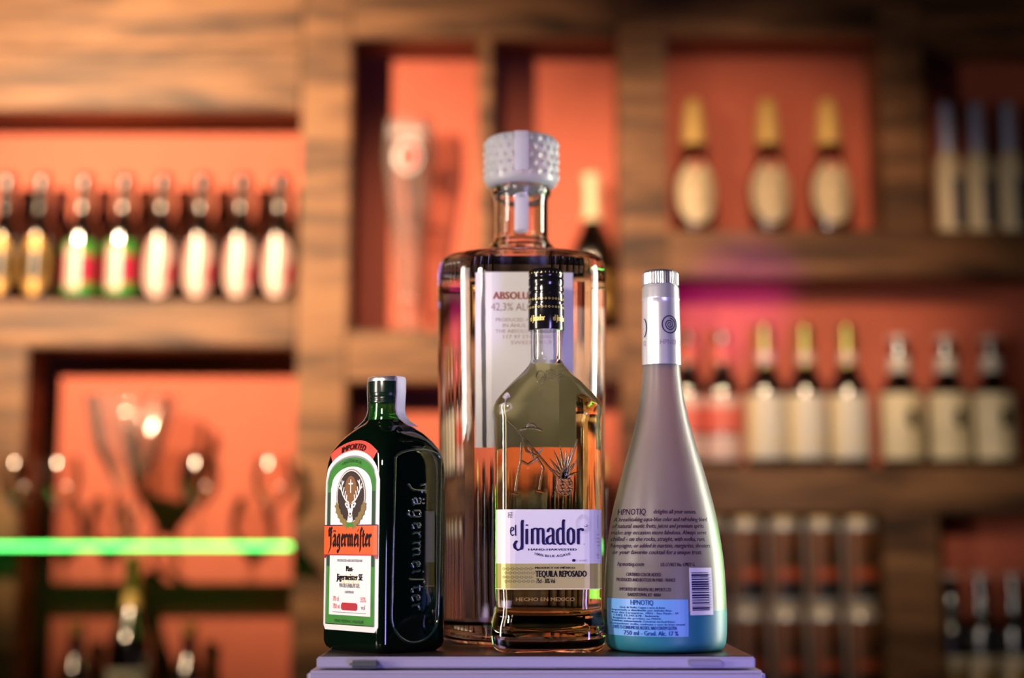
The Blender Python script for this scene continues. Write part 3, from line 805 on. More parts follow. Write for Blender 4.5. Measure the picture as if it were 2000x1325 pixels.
# lid: slab with a slightly tapered rim
lid = box_bm(LX(610, 1300), LX(1484, 1300), -.198, .196, zl, .2995, .0, 1)
for v in lid.verts:
    if v.co.z > .29: v.co.x *= .985; v.co.y += .0022 if v.co.y < 0 else -.002
bmesh.ops.bevel(lid, geom=list(lid.edges), offset=.0012, segments=2, affect='EDGES')
lo = obj('lid', lid, M['lilac'], bx, smooth=False)
obj('lid_panel', box_bm(LX(622, 1290)-.0, LX(1474, 1290), -.1935, .19, .2993, .30, .0003, 1), M['lidtop'], lo, smooth=False)  # thin slab carrying the painted shade of the lid top
obj('latch', box_bm(LX(683, 1295), LX(741, 1295), -.2035, -.19, zl+.0005, .2975, .0022, 3), M['latch'], bx, smooth=False)
rl = obj('latch', box_bm(LX(1347, 1295), LX(1411, 1295), -.1992, -.19, zl+.002, .2972, .0006, 2), M['lilacdark'], bx, smooth=False)
rl['label'] = 'flat violet latch tab'

# ------------------------------------------------------------------ foreground bottle: dark green herbal liqueur
def zrow(py, Y): return at(1000, py, Y).z-ZT
JX = at(749, 1250, YJ).x
jb = thing('liqueur_bottle', 'square dark green bottle with orange, green and white stag label, in front', 'bottle', (JX, YJ, ZT), R(-47))
wa, wb = .0402, .0338                      # half width of label face, half depth
zz = lambda py: zrow(py, YJ)
jr = [(0.0, wa*.90, wb*.88, .010), (.003, wa*.97, wb*.965, .009), (.008, wa, wb, .008), (zz(930), wa, wb, .008), (zz(905), wa*.99, wb*.985, .0095), (zz(885), wa*.955, wb*.95, .012),
      (zz(865), wa*.86, wb*.855, .016), (zz(850), wa*.735, wb*.74, .018), (zz(838), wa*.585, wb*.61, .018), (zz(829), .0172, .0166, .0160), (zz(821), .0148, .0148, .0146), (zz(806), .0138, .0138, .0138), (zz(790), .0134, .0134, .0134), (zz(760), .0132, .0132, .0132)]
jrows = smooth_prof(jr, 3)
obj('body', rings_bm([RR(a, b, r).ring(z) for z, a, b, r in jrows if z <= zz(822)]), M['jglass'], jb)
obj('neck', rings_bm([circ(.0150, zz(826), 40)]+[circ(max(a, .0133)+.0001, z, 40) for z, a, b, r in jrows if z > zz(822)]), M['jneck'], jb)
# screw cap with ridges
cp = [(zz(792), .0138), (zz(790), .0146), (zz(787), .0146), (zz(786), .0138), (zz(783), .0138), (zz(782), .0146), (zz(779), .0146), (zz(777), .0140), (zz(772), .0142), (zz(771), .0148), (zz(748), .0149), (zz(744), .0146)]
cap = obj('cap', lathe(cp, 56), M['jneck2'] if 'jneck2' in M else mat('dark_green_cap', (.003, .014, .008), .22, coat=.5), jb)
obj('cap_top', lathe([(zz(749), .0152), (zz(744), .0152), (zz(741), .0145), (zz(740), .0120)], 48), M['silver'], cap)
# front label in millimetres: origin at bottom centre
def mm(P, f):   # surface taking mm
    return lambda u, v, off: f(u*.001, v*.001, off)
fj = sec_surface(jrows)
zl0, zl1 = zz(1231), zz(872)
LH = (zl1-zl0)*1000            # label height in mm
W = 35.8                       # half width (mm)
jf = lambda u, v, off: fj(u*.001, zl0+v*.001, off)
P = Print()
yt = LH*0.955; ya = LH*0.845   # arch crown, arch spring
def archpoly(w, y0, spring, crown, cr=2.5):
    pts = [(-w+cr, y0), (w-cr, y0), (w, y0+cr), (w, spring)]
    pts += [(w*math.cos(R(k)), spring+(crown-spring)*math.sin(R(k))) for k in range(10, 180, 10)]
    pts += [(-w, spring), (-w, y0+cr)]
    return pts
def grid_arch(w, y0, spring, crown, h, m, n=22, cr=0.0):
    # strips so that the print follows the rounded bottle
    for i in range(n):
        a = -w+2*w*i/n; b = -w+2*w*(i+1)/n
        top = lambda x: spring+(crown-spring)*math.sqrt(max(0, 1-(x/w)**2))
        lo_ = lambda x: y0+(cr-math.sqrt(max(0, cr*cr-(abs(x)-(w-cr))**2)) if cr and abs(x) > w-cr else 0)
        ys = [lo_(a)]+[y0+(spring-y0)*k/4 for k in (1, 2, 3, 4)]
        yb = [lo_(b)]+[y0+(spring-y0)*k/4 for k in (1, 2, 3, 4)]
        for k in range(4): P.p.append(([(a, ys[k]), (b, yb[k]), (b, yb[k+1]), (a, ys[k+1])], h, m, 0))
        N_ = 5
        for k in range(N_):
            P.p.append(([(a, spring+(top(a)-spring)*k/N_), (b, spring+(top(b)-spring)*k/N_), (b, spring+(top(b)-spring)*(k+1)/N_), (a, spring+(top(a)-spring)*(k+1)/N_)], h, m, 0))
# imported tab: ring sector above the arch
cy0 = LH*.60
for k in range(16):
    t0 = 123-66*k/16; t1 = 123-66*(k+1)/16
    q = lambda r, t: (r*.92*math.cos(R(t)), cy0+r*math.sin(R(t)))
    ri, ro = LH*.30, LH*.418
    for kk in range(6):
        ra, rb_ = ri+(ro-ri)*kk/6, ri+(ro-ri)*(kk+1)/6
        P.p.append(([q(ra, t0), q(rb_, t0), q(rb_, t1), q(ra, t1)], .00035, 4, 0))
def arcmap(r, w):   # bend a straight line of text over the arch
    return lambda x, y: ((r+y)*.92*math.sin(x/r), cy0+(r+y)*math.cos(x/r))
P.text('IMPORTED', 0, 0, LH*.034, 33, .0010, 1, bold=.22, tf=arcmap(LH*.3675, 30))
grid_arch(W, 0, LH*.80, LH*.962, .00048, 0, cr=4)
grid_arch(W-3.2, 4.6, LH*.80, LH*.935, .00052, 12)
grid_arch(W-4.2, 5.0, LH*.80, LH*.925, .00056, 2)
P.rect(-(W-4.2), -(W-8.4), LH*.34, LH*.74, .00060, 3, 1, 8); P.rect(W-8.4, W-4.2, LH*.34, LH*.74, .00060, 3, 1, 8)
grid_arch(W-8.6, 12.0, LH*.76, LH*.875, .00064, 5)
# oval with stag
ocx, ocy, orx, ory = 0, LH*.715, 19.5, LH*.148
ell = lambda k, sx, sy, cx=0, cy=ocy: [(cx+sx*math.cos(R(i*10)), cy+sy*math.sin(R(i*10))) for i in range(36)]
P.poly(ell(0, orx, ory), 0.00090, 7); P.poly(ell(0, orx-.9, ory-1.0), 0.00096, 5); P.poly(ell(0, orx-1.7, ory-1.8), 0.00102, 6)
P.poly(ell(0, 8.2, ory*.56, 0, ocy+ory*.18), 0.00108, 8)
I = lambda x, y: (x, y)
oy = ocy
P.strokes([[(0, oy+13), (0, oy+3.2)], [(-2.6, oy+10), (2.6, oy+10)]], pen_round(1.2), I, 0.00116, 5)
for sg in (-1, 1):
    ant = [[(sg*2.4, oy-5.0), (sg*6.5, oy-3.0), (sg*10.5, oy+1.5), (sg*13.0, oy+6.5), (sg*14.2, oy+9.5)],
           [(sg*12.2, oy+5.0), (sg*11.4, oy+10.5), (sg*11.8, oy+12.5)], [(sg*11.8, oy+9), (sg*9.4, oy+12.0)],
           [(sg*10.5, oy+1.5), (sg*8.9, oy+7)], [(sg*8.2, oy-1.2), (sg*7.0, oy+3.8)], [(sg*5.6, oy-3.2), (sg*5.0, oy+.8)],
           [(sg*12.6, oy+5.8), (sg*15.0, oy+7.0)]]
    P.strokes(ant, pen_round(1.15, 1.3), I, 0.00116, 5)
    P.poly([(sg*2.0, oy-6.0), (sg*6.2, oy-4.6), (sg*7.6, oy-6.0), (sg*5.2, oy-9.0), (sg*2.8, oy-9.2)], 0.00116, 5)
    P.poly([(sg*3.2, oy-6.8), (sg*5.6, oy-6.0), (sg*4.6, oy-8.2)], 0.00122, 6)
P.poly([(-3.4, oy-6.0), (3.4, oy-6.0), (3.6, oy-10), (2.4, oy-13.5), (3.6, oy-19), (0, oy-22), (-3.6, oy-19), (-2.4, oy-13.5), (-3.6, oy-10)], 0.00120, 5)
P.poly([(-1.2, oy-6.2), (1.2, oy-6.2), (.8, oy-9), (0, oy-10), (-.8, oy-9)], 0.00126, 6)
for sg in (-1, 1): P.poly([(sg*1.7, oy-9.4), (sg*2.9, oy-8.7), (sg*2.6, oy-9.9)], 0.00126, 6)
P.poly([(-1.4, oy-13.2), (1.4, oy-13.2), (.7, oy-14.7), (-.7, oy-14.7)], 0.00126, 6)
P.strokes([[(-2.3, oy-15.0), (-1.2, oy-16.4), (1.2, oy-16.4), (2.3, oy-15.0)]], pen_round(.6), I, 0.00126, 6)
# oak leaves
for sg in (-1, 1):
    for k in range(9):
        t = k/8; x = sg*(17.8-13.5*t**1.3); y = oy-ory*(.35+.72*t**.8)
        P.poly([(x+3.0*math.cos(R(a+k*37))*(1.25 if (a//36) % 2 else .7), y+2.9*math.sin(R(a+k*37))*(1.25 if (a//36) % 2 else .7)) for a in range(0, 360, 36)], 0.00130, 9)
P.poly([(-5, LH*.552), (5, LH*.552), (3.2, LH*.575), (-3.2, LH*.575)], 0.00140, 2)
# orange band and name
yb0, yb1 = LH*.405, LH*.557
P.rect(-(W-1.0), W-1.0, yb0, yb1, 0.00125, 10, 16, 1); P.rect(-(W-1.0), W-1.0, yb1, yb1+.8, 0.00127, 11, 16); P.rect(-(W-1.0), W-1.0, yb0-.9, yb0, 0.00127, 13, 16)
for sg in (-1, 1): P.poly([(sg*(W-1.0), yb0), (sg*(W-5.0), yb0), (sg*(W-2.0), yb0-LH*.025), (sg*(W-1.0), yb0-LH*.018)], 0.00120, 13)
blackletter(P, -28.5, yb0+LH*.040, LH*.068, 57.5, 0.00150, 1, nib=.30)
# small print
P.text('PRODUCED AND BOTTLED BY', 0, LH*.365, 2.0, 33, 0.00100, 14, bold=.08)
P.text('Mast-', 0, LH*.315, 4.4, 9, 0.00100, 1, bold=.3)
P.text('Jägermeister SE', 0, LH*.268, 5.2, 34, 0.00100, 1, bold=.35)
P.text('WOLFENBÜTTEL', 0, LH*.228, 3.4, 27, 0.00100, 14, bold=.12)
P.text('GERMANY', 0, LH*.198, 2.0, 12, 0.00100, 14, bold=.1)
for k in range(7): P.poly([(-9+3.2*k+1.9*math.cos(R(a)), LH*.262+(3 if k % 2 else -1)+2.6*math.sin(R(a))) for a in range(0, 360, 60)], 0.00086, 15)
P.text('70 cl', -18, LH*.155, 4.0, 7.5, 0.00100, 4); P.text('35%', 18, LH*.155, 4.0, 7, 0.00100, 4)
P.text('700 ml', -17, LH*.115, 4.0, 9, 0.00100, 4); P.text('vol', 18, LH*.115, 4.0, 5, 0.00100, 14)
P.poly([(-10.5, LH*.118), (-9, LH*.108), (9, LH*.108), (10.5, LH*.118), (10.5, LH*.138), (9, LH*.148), (-9, LH*.148), (-10.5, LH*.138)], 0.00100, 13)
P.rect(-22, 22, LH*.0945, LH*.0975, 0.00100, 14, 8)
P.text('FINE HERBAL LIQUEUR', 0, 6.4, 2.4, 38, 0.00090, 3); P.rect(-(W-4.2), W-4.2, 4.4, 5.0, 0.00090, 1, 12)
P.text('KRÄUTERLIKÖR', 0, 0, 2.6, 30, 0.00090, 3, tf=lambda x, y: (24*math.sin(x/27), LH*.795+(LH*.103+y)*math.cos(x/27)))
P.build('front_label', [M[k] for k in ('white', 'black', 'jgreen', 'jgreen2', 'jred', 'white2', 'brown', 'taupe', 'tan', 'leafgold', 'jorange', 'navy', 'grey', 'dred', 'grey', 'cream')], jf, jb)
# embossed panel and name on the side (+x face)
fs = sec_surface(jrows, u0=RR(wa, wb, .008).fa+RR(wa, wb, .008).q+RR(wa, wb, .008).fb)
P = Print(); pw = .0235; z0p, z1p = zz(1252), zz(903)
outl = [(-pw, z1p), (-pw, z0p+pw*.9)]+[(-pw*math.cos(R(k)), z0p+pw*.9-pw*.9*math.sin(R(k))) for k in range(10, 180, 10)]+[(pw, z0p+pw*.9), (pw, z1p)]
outl += [(pw*math.cos(R(k)), z1p+.008*math.sin(R(k))) for k in range(20, 180, 20)]+[(-pw, z1p)]
bm = bmesh.new(); tube_lines(bm, [outl], lambda x, y: (x, y), fs, .0011, .0)
obj('moulded_panel_border', bm, M['jrelief'], jb, angle=80)
L_, h_ = zz(948)-zz(1196), .0092
word = ['J', 'ae', 'g', 'e', 'r', 'm', 'e', 'i', 'S', 't', 'e', 'r']; tot = sum(BL['a' if c == 'ae' else c][0] for c in word); cur = 0
bm = bmesh.new()
for c in word:
    gq = BL['a' if c == 'ae' else c]
    tf = lambda a, b, cur=cur: (-.0045+b*h_, zz(948)-(cur+a*L_/tot))
    tube_lines(bm, gq[1], tf, fs, .00105, .0002)
    if c == 'ae': tube_lines(bm, [[(.16, 1.24)], [(.42, 1.24)]], tf, fs, .0012, .0002)
    cur += gq[0]*L_/tot
obj('moulded_lettering', bm, M['jrelief'], jb, angle=80)
# tax strip over the cap, down the right side of the neck
bm = bmesh.new()
for an in (R(104), R(-76)):               # down both sides of the neck
    dirx, diry = math.sin(an), -math.cos(an)
    tx, ty = -diry, dirx
    path = [(.0, zz(738.4)), (.010, zz(738.4)), (.0148, zz(739.6)), (.0156, zz(744)), (.0157, zz(770)), (.0152, zz(790)), (.0150, zz(803)), (.0160, zz(813)), (.0190, zz(823)), (.0235, zz(831)), (.0285, zz(837.5))]
    prev = None
    for d, z in path:
        row = [bm.verts.new(Vector((dirx*math.sqrt(max(d*d-w_*w_*.6, 0)) + tx*w_, diry*math.sqrt(max(d*d-w_*w_*.6, 0)) + ty*w_, z))) for w_ in (-.0065, -.0055, -.002, .002, .0055, .0065)]
        if prev:
            for i in range(5):
                fc = bm.faces.new([prev[i], prev[i+1], row[i+1], row[i]]); fc.material_index = 1 if i in (0,) else 0
        prev = row
ts = obj('tax_strip', bm, [M['strip'], M['stripink']], jb)
md = ts.modifiers.new('solid', 'SOLIDIFY'); md.thickness = .0002

# ------------------------------------------------------------------ foreground bottle: tall clear decanter
YA = 1.285
ab = thing('vodka_bottle', 'tall clear glass vodka bottle with patterned round stopper, behind the tequila', 'bottle', (at(1019, 1250, YA).x, YA, ZT))
za = lambda py: zrow(py, YA)
wx = lambda n, py: wid(n, py, YA)
bw = wx(158, 1000); bw2 = wx(162, 560)
ar = [(0, bw*.90, bw*.90, .052), (.003, bw*.96, bw*.96, .052), (.008, bw*.985, bw*.985, .052), (.02, bw, bw, .052), (za(900), bw*1.01, bw*1.01, .052), (za(560), bw2, bw2, .052), (za(535), bw2*.99, bw2*.99, .052),
      (za(524), bw2*.965, bw2*.965, .051), (za(517), bw2*.91, bw2*.91, .049), (za(511), bw2*.80, bw2*.80, .046), (za(505), bw2*.62, bw2*.62, .042), (za(499), wx(72, 500), wx(72, 500), wx(72, 500))]
arows = smooth_prof(ar, 3)
cx_ = lambda n, py: (za(py), wx(n, py))
neckp = [cx_(67, 496), cx_(66, 489), cx_(61, 482), cx_(54, 474), cx_(52, 460), cx_(52, 400), cx_(53, 388), cx_(57, 384), cx_(58, 376), cx_(56, 371)]
neckp = smooth_prof(neckp, 2)
# outer + cavity in one closed shell
def as_ring(r, z): return RR(r, r, r).ring(z)
outer = [RR(a, b, r).ring(z) for z, a, b, r in arows]+[as_ring(r, z) for z, r in neckp]
tk = .0055
cav = [(.016, bw*.80, bw*.80, .04), (.019, bw-tk*1.3, bw-tk*1.3, .045)]+[(z-.001, a-tk, b-tk, max(r-tk*.5, .01)) for z, a, b, r in arows if z > .022 and z < za(512)]+[(za(504), .030, .030, .030), (za(498), .024, .024, .024)]
inner = [RR(a, b, r).ring(z) for z, a, b, r in cav]+[as_ring(.0205, za(470)), as_ring(.0205, za(372))]
bm = rings_bm(outer+inner[::-1]); obj('glass_body', bm, M['glass'], ab)
zlq = za(532)
lq = [RR(a+.00015, b+.00015, r).ring(z) for z, a, b, r in cav if z < zlq]
lq = [RR(cav[0][1]+.00015, cav[0][2]+.00015, cav[0][3]).ring(cav[0][0]-.00015)]+lq[1:]
c_ = interp(cav, zlq); lq.append(RR(c_[1]+.00015, c_[2]+.00015, c_[3]).ring(zlq))
obj('liquid', rings_bm(lq), M['vodka'], ab)
# stopper with diamond relief
sp = [cx_(52, 371), cx_(62, 369), cx_(69, 363), cx_(71.5, 354), cx_(71.5, 320), cx_(71.5, 290), cx_(69.5, 280), cx_(66, 276), cx_(58, 275.5)]
st = obj('stopper', lathe(smooth_prof(sp, 3), 72), M['frostcap'], ab)
bm = bmesh.new(); n = 26; rr_ = wx(71.5, 320)
for j in range(5):
    zc_ = za(288+15.5*j)
    for i in range(n):
        t = 2*math.pi*(i+(.5 if j % 2 else 0))/n
        c = Vector((math.sin(t), -math.cos(t), 0)); tt = Vector((math.cos(t), math.sin(t), 0))
        hw, hh = math.pi*rr_/n*.92, .0042
        tip = bm.verts.new(c*(rr_+.0016)+Vector((0, 0, zc_)))
        q = [bm.verts.new(c*(rr_-.0003)+tt*a+Vector((0, 0, zc_+b))) for a, b in ((-hw, 0), (0, -hh), (hw, 0), (0, hh))]
        for k in range(4): bm.faces.new([q[k], q[(k+1) % 4], tip])
obj('diamond_relief', bm, M['frostcap'], st, smooth=False)
# paper seal running over the stopper and down the neck
P = Print(); nrow = [(z, r) for z, r in neckp]; srow = smooth_prof(sp, 3)
fn = lathe_surface(srow, wx(71.5, 320)); P.rect(-.0062, .0062, za(352), za(280), .0022, 0, 4, 6)
P.build('paper_seal', [M['strip']], fn, st)
P = Print(); P.rect(-.0056, .0056, za(462), za(398), .0004, 0, 4, 2)
P.poly([(.0056*math.cos(R(a)), za(398)+.004*math.sin(R(a))) for a in range(0, 181, 20)], .0004, 0); P.poly([(.0056*math.cos(R(a)), za(462)+.003*math.sin(R(a))) for a in range(180, 361, 20)], .0004, 0)
P.build('neck_seal', [M['strip']], lathe_surface(nrow, .0215), ab)
# label
faz = sec_surface(arows)
pxm = bw/158.0
P = Print()
X = lambda px: (px-1016)*pxm
lx0, lx1 = X(929), X(1112)
P.rect(lx0, lx1, za(886), za(563), .0003, 0, 6, 6)
P.rect(lx0-.0006, lx0, za(886), za(563), .0003, 3, 1, 6); P.rect(lx1, lx1+.0006, za(886), za(563), .0003, 3, 1, 6)
P.text('ABSOLUT', X(962), za(613), .0066, X(1040)-X(962), .0006, 1, align='l', bold=.0004)
P.text('42,3% ALC./VOL.', X(958), za(634), .0070, X(1082)-X(958), .0006, 2, align='l')
for k, (t, a) in enumerate((('PRODUCED AND BOTTLED', 967), ('IN ÅHUS, SWEDEN BY', 980), ('THE ABSOLUT COMPANY', 966), ('117 97 STOCKHOLM', 981), ('SWEDEN 1,75 L', 995))):
    P.text(t, X(a), za(654+10.5*k), .0031, X(1090)-X(a), .0006, 2, align='l')
P.build('label', [M['white'], M['redbrown'], M['rosegrey'], M['faint']], faz, ab)

# ------------------------------------------------------------------ foreground bottle: golden tequila
tb = thing('tequila_bottle', 'clear bottle of golden tequila with a black cap and lilac-white label', 'bottle', (at(1069, 1270, YJ).x, YJ, ZT), R(3))
zt_ = lambda py: zrow(py, YJ-.01)
tw = lambda n, py: wid(n, py, YJ-.01)
bwx = tw(105, 1000); bwy = .031
tr = [(0, bwx*.93, bwy*.92, .015), (.003, bwx*1.01, bwy*1.0, .016), (.010, bwx*1.05, bwy*1.05, .017), (zt_(1232), bwx*1.05, bwy*1.05, .017), (zt_(1215), bwx*1.02, bwy*1.02, .016), (zt_(1200), bwx*.98, bwy*.97, .015),
      (zt_(1180), bwx*.965, bwy*.96, .015), (zt_(1155), bwx*.975, bwy*.975, .015), (zt_(1140), bwx*.98, bwy*.98, .015), (zt_(820), bwx*.985, bwy*.985, .015), (zt_(808), bwx*1.01, bwy*1.0, .015), (zt_(796), bwx*1.01, bwy*1.0, .015), (zt_(786), bwx*.97, bwy*.97, .016)]
trows = smooth_prof(tr, 2)
shp = [(775, .90, .92), (760, .77, .84), (745, .63, .74), (732, .50, .64), (722, .41, .56), (714, .345, .485), (708, .315, .44)]
trows += [(zt_(p), bwx*a, bwy*b, min(bwx*a, bwy*b)*(.62 if p > 740 else .8)) for p, a, b in shp]
rn = tw(30.5, 690)
tneck = [(zt_(703), rn*1.0), (zt_(690), rn), (zt_(560), rn)]
outer = [RR(a, b, r).ring(z) for z, a, b, r in trows]+[as_ring(r, z) for z, r in tneck]
tk = .0036
cav = [(.012, bwx*.80, bwy*.75, .012), (.015, bwx-tk*1.4, bwy-tk*1.4, .013)]+[(z, a-tk, b-tk, max(min(r-tk*.5, b-tk, a-tk), .004)) for z, a, b, r in trows if z > .017]
cav[-1] = (cav[-1][0], rn-.003, rn-.003, rn-.003)
inner = [RR(a, b, r).ring(z) for z, a, b, r in cav]+[as_ring(rn-.003, zt_(690)), as_ring(rn-.003, zt_(565))]
gb = obj('glass_body', rings_bm(outer+inner[::-1]), M['glass'], tb)
zlq = zt_(714)
lq = [RR(cav[0][1]+.0001, cav[0][2]+.0001, cav[0][3]).ring(cav[0][0]-.00015)]+[RR(a+.00012, b+.00012, r).ring(z) for z, a, b, r in cav[1:] if z < zlq-.0005]
c_ = interp(cav, zlq); lq.append(RR(c_[1]+.00012, c_[2]+.00012, c_[3]).ring(zlq))
obj('liquid', rings_bm(lq), M['tequila'], tb)
# cap
rc = tw(35.5, 600)
def zc2(p): return zt_(p)
cpz = [(645, .97), (643, 1.0), (596, 1.0), (594, .93), (591, .93), (589, 1.0), (575, 1.0), (573, .94), (571, .94), (569, 1.0), (562, 1.0), (560, .95), (557, .95), (555, .99), (545, .99), (543, .95), (541, .95), (539, .98), (530, .97), (526, .90), (524.5, .75)]
ck = obj('cap', lathe([(zc2(p), rc*k) for p, k in cpz], 64), M['blackcap'], tb)
P = Print(); fc_ = lathe_surface([(zc2(660), rc), (zc2(520), rc)], rc)
for row, yy_ in enumerate((586, 602)):
    for i in range(16):
        u = -rc*1.45+i*rc*2.9/15; z = zc2(yy_)
        P.strokes([[(u-.0009, z), (u, z+.0009), (u+.0009, z), (u, z-.0009), (u-.0009, z)]], pen_round(.0003), lambda a, b: (a, b), .0003, 0)
P.text('el Jimador', -rc*.62, zc2(629), .0052, rc*.95, .0003, 0, bold=.0002); P.text('el Jimador', rc*.78, zc2(629), .0052, rc*.95, .0003, 0, bold=.0002)
for i in range(14):
    u = -rc*1.4+i*rc*2.8/13; P.rect(u-.0003, u+.0003, zc2(536), zc2(533), .0002, 0)
P.build('gold_lettering', [M['goldink']], fc_, ck)
# label
ft = sec_surface(trows); pxm = bwx/105.0
X = lambda px: (px-1066)*pxm
P = Print()
z1, z0 = zt_(998), zt_(1102); zb_ = zt_(1150)
P.rect(X(952), X(1180), z0, z1, .00025, 0, 24, 2)
P.rect(X(952), X(1180), zb_, z0, .00025, 1, 24, 2); P.rect(X(952), X(1180), zb_-.0007, zb_, .00035, 6, 24)
mmx = pxm
# wordmark "el Jimador": broad horizontal pen, strokes in photo pixels
pen = pen_round(7.2, 3.2, 10); thin = pen_round(3.4, 2.2, 8)
def tfp(x, y): return ((x-1066)*pxm, zt_(y))
G = []
xh, bl = 1034.5, 1065
def stem(x, y0, y1): return [(x, y0), (x, y1)]
strokes_b = [
  [(1013.5, 1019.5), (1012.6, 1024), (1012.6, 1070), (1011.5, 1074)], arc(1004.3, 1067.5, 8.2, 9.0, 0, -0.1)[:1]+[(1012.5, 1068), (1010.5, 1074), (1004.5, 1076.2), (999, 1072), (998, 1065.5), (1000.8, 1060), (1001.8, 1059)],
  stem(1021.6, 1036.5, 1064), [(1021.6, 1028.3)],
  stem(1032.0, 1036, 1064), [(1033, 1037), (1037, 1034.5), (1041.5, 1035), (1042.8, 1038.5)], stem(1042.8, 1039, 1064), [(1043.5, 1037), (1047.5, 1034.5), (1051.5, 1035), (1053, 1038.5)], stem(1053, 1039, 1060), [(1053, 1060), (1054, 1064.2), (1057, 1064.6)],
  [(1062, 1040.5), (1063, 1036.5), (1066.5, 1034), (1070.5, 1035), (1072, 1039)], stem(1072, 1039, 1060), [(1072, 1060), (1073, 1064.2), (1076, 1064.6)], [(1072, 1047.5), (1066, 1049), (1060.8, 1053), (1060, 1058), (1062, 1063.5), (1066, 1064.5), (1072, 1061)],
  [(1092.6, 1018.5), (1091.4, 1023), (1091.4, 1060), (1092.4, 1064.2), (1095, 1064.6)], [(1091, 1037), (1086, 1034), (1081, 1037.5), (1080.2, 1043), (1080.2, 1056), (1081.4, 1062), (1085.5, 1065), (1091, 1062)],
  [(1106, 1034), (1101.6, 1037.5), (1100.6, 1043), (1100.6, 1056), (1101.6, 1061.5), (1106, 1065), (1110.6, 1061.5), (1111.6, 1056), (1111.6, 1043), (1110.6, 1037.5), (1106, 1034)],
  stem(1120.5, 1036, 1064), [(1121, 1038.5), (1125, 1034.8), (1128.5, 1035.5), (1129, 1038.5)],
]
P.strokes(strokes_b, pen_round(5.7, 2.7, 10), tfp, .0005, 2)
# "el"
P.strokes([[(991, 1040), (994.5, 1038.5), (996.5, 1036), (995.8, 1033), (993.4, 1032.2), (991.3, 1034.5), (990.6, 1040), (991.3, 1045.5), (994, 1048.4), (996.6, 1046.5)], [(1000.4, 1028.2), (1000.0, 1031), (1000.0, 1046.5), (1000.8, 1048)]], pen_round(2.3, 1.5, 8), tfp, .0005, 2)
P.text('HAND-HARVESTED', X(1071), zt_(1077), .0017, X(1117)-X(1024.5), .0005, 2, bold=.00014)
P.text('100% BLUE AGAVE', 0, 0, .0021, X(1105)-X(1037), .0005, 2, bold=.00008, tf=lambda x, y: (X(1071)+x, zt_(1090)+y+40*x*x/1.0*.25))
P.strokes([[(1110, 1096), (1113, 1096)]], pen_round(4, 5, 8), tfp, .0005, 2)
P.text('1 16 CRT', X(1127), zt_(1098), .0015, X(1136)-X(1117), .0005, 5)
# monogram
P.strokes([[(986.5, 1004), (986.5, 1014)], [(989, 1004), (994, 1004)], [(989, 1008), (994, 1009)], [(993, 1004), (990, 1014)], [(986, 1011), (990, 1008)], [(990, 1014), (994, 1013)]], pen_round(1.2), tfp, .0005, 5)
# engraved seal at the right, pale
P.strokes([arc(1131, 1026, 15, 18, 0, 360, 30), arc(1131, 1026, 12.4, 15, 0, 360, 30)], pen_round(.5), tfp, .00045, 4)
for k in range(24):
    a = 15*k; P.strokes([[(1131+9*math.cos(R(a)), 1026+11*math.sin(R(a))), (1131+11.5*math.cos(R(a+6)), 1026+14*math.sin(R(a+6)))]], pen_round(.6), tfp, .00045, 4)
P.strokes([[(1132, 1030), (1136, 1031), (1139, 1029)], [(1137, 1032), (1137, 1027)]], pen_round(1.3), tfp, .0005, 5)
P.text('®', X(1131.5), zt_(1066), .0012, .0012, .0005, 5)
# side print
for k, (a, b) in enumerate(((1158, 1166), (1156, 1168), (1156, 1168), (1158, 1167))): P.text('AGAVE', X((a+b)/2), zt_(1048+7*k), .0014, X(b)-X(a), .0005, 5)
P.strokes([[(1162, 1010), (1161.5, 1034)]], pen_round(1.0), tfp, .0005, 5); P.text('38%', X(1162), zt_(1088), .002, .0035, .0005, 5); P.text('75cl', X(1163), zt_(1093), .0015, .0037, .0005, 5)
# olive band print
P.text('PRODUCT OF MÉXICO', X(1075.5), zt_(1112), .0016, X(1114)-X(1038), .0005, 3, bold=.00016)
P.text('TEQUILA REPOSADO', X(1087), zt_(1127.5), .0051, X(1136)-X(1038.5), .0005, 3, bold=.00028)
P.text('75cl - 38% Vol', X(1057.5), zt_(1139.5), .0038, X(1075)-X(1040), .0005, 3, bold=.00010)
for j in range(4):
    for i in range(7):
        cx0 = 977+8.6*i+(4.3 if j % 2 else 0); cy1 = 1112+8*j
        P.strokes([arc(cx0, cy1, 2.4, 2.4, 0, 360, 10), [(cx0+3.0, cy1), (cx0+5.6, cy1)]], pen_round(.8, None, 6), tfp, .00045, 7)
P.build('label', [M['white'], M['olive'], M['navy'], M['black'], M['faint'], M['grey'], M['cream'], M['olived']], ft, tb)
# relief moulded in the glass: field worker with long tool, agave plant
def relief(name, lines, rad, tapered=(), blobs=()):
    bm = bmesh.new()
    tube_lines(bm, lines, tfp, ft, rad, .0)
    for a, b, r0, r1 in tapered:
        q = [(a[0]+(b[0]-a[0])*k/5, a[1]+(b[1]-a[1])*k/5) for k in range(6)]
        tube(bm, [ft(*tfp(*p), 0) for p in q], [r0*.7, r0, r0*.95, r0*.75, r0*.45, r1])
    for x, y, r0 in blobs: tube(bm, [ft(*tfp(x, y), 0)], [r0])
    return obj(name, bm, M['glass'], gb, angle=80)
relief('moulded_agave', [arc(1095, 953, 15, 18, 0, 360, 20)], .0007,
       [((1095, 938), (x1, y1), .0016, .0002) for x1, y1 in ((1121, 862), (1108, 878), (1098, 884), (1086, 874), (1074, 884), (1066, 900), (1121, 900), (1121, 925), (1064, 918))],
       [(1085+6.5*i+(3 if j % 2 else 0), 941+6.3*j, .0013) for j in range(5) for i in range(4)])
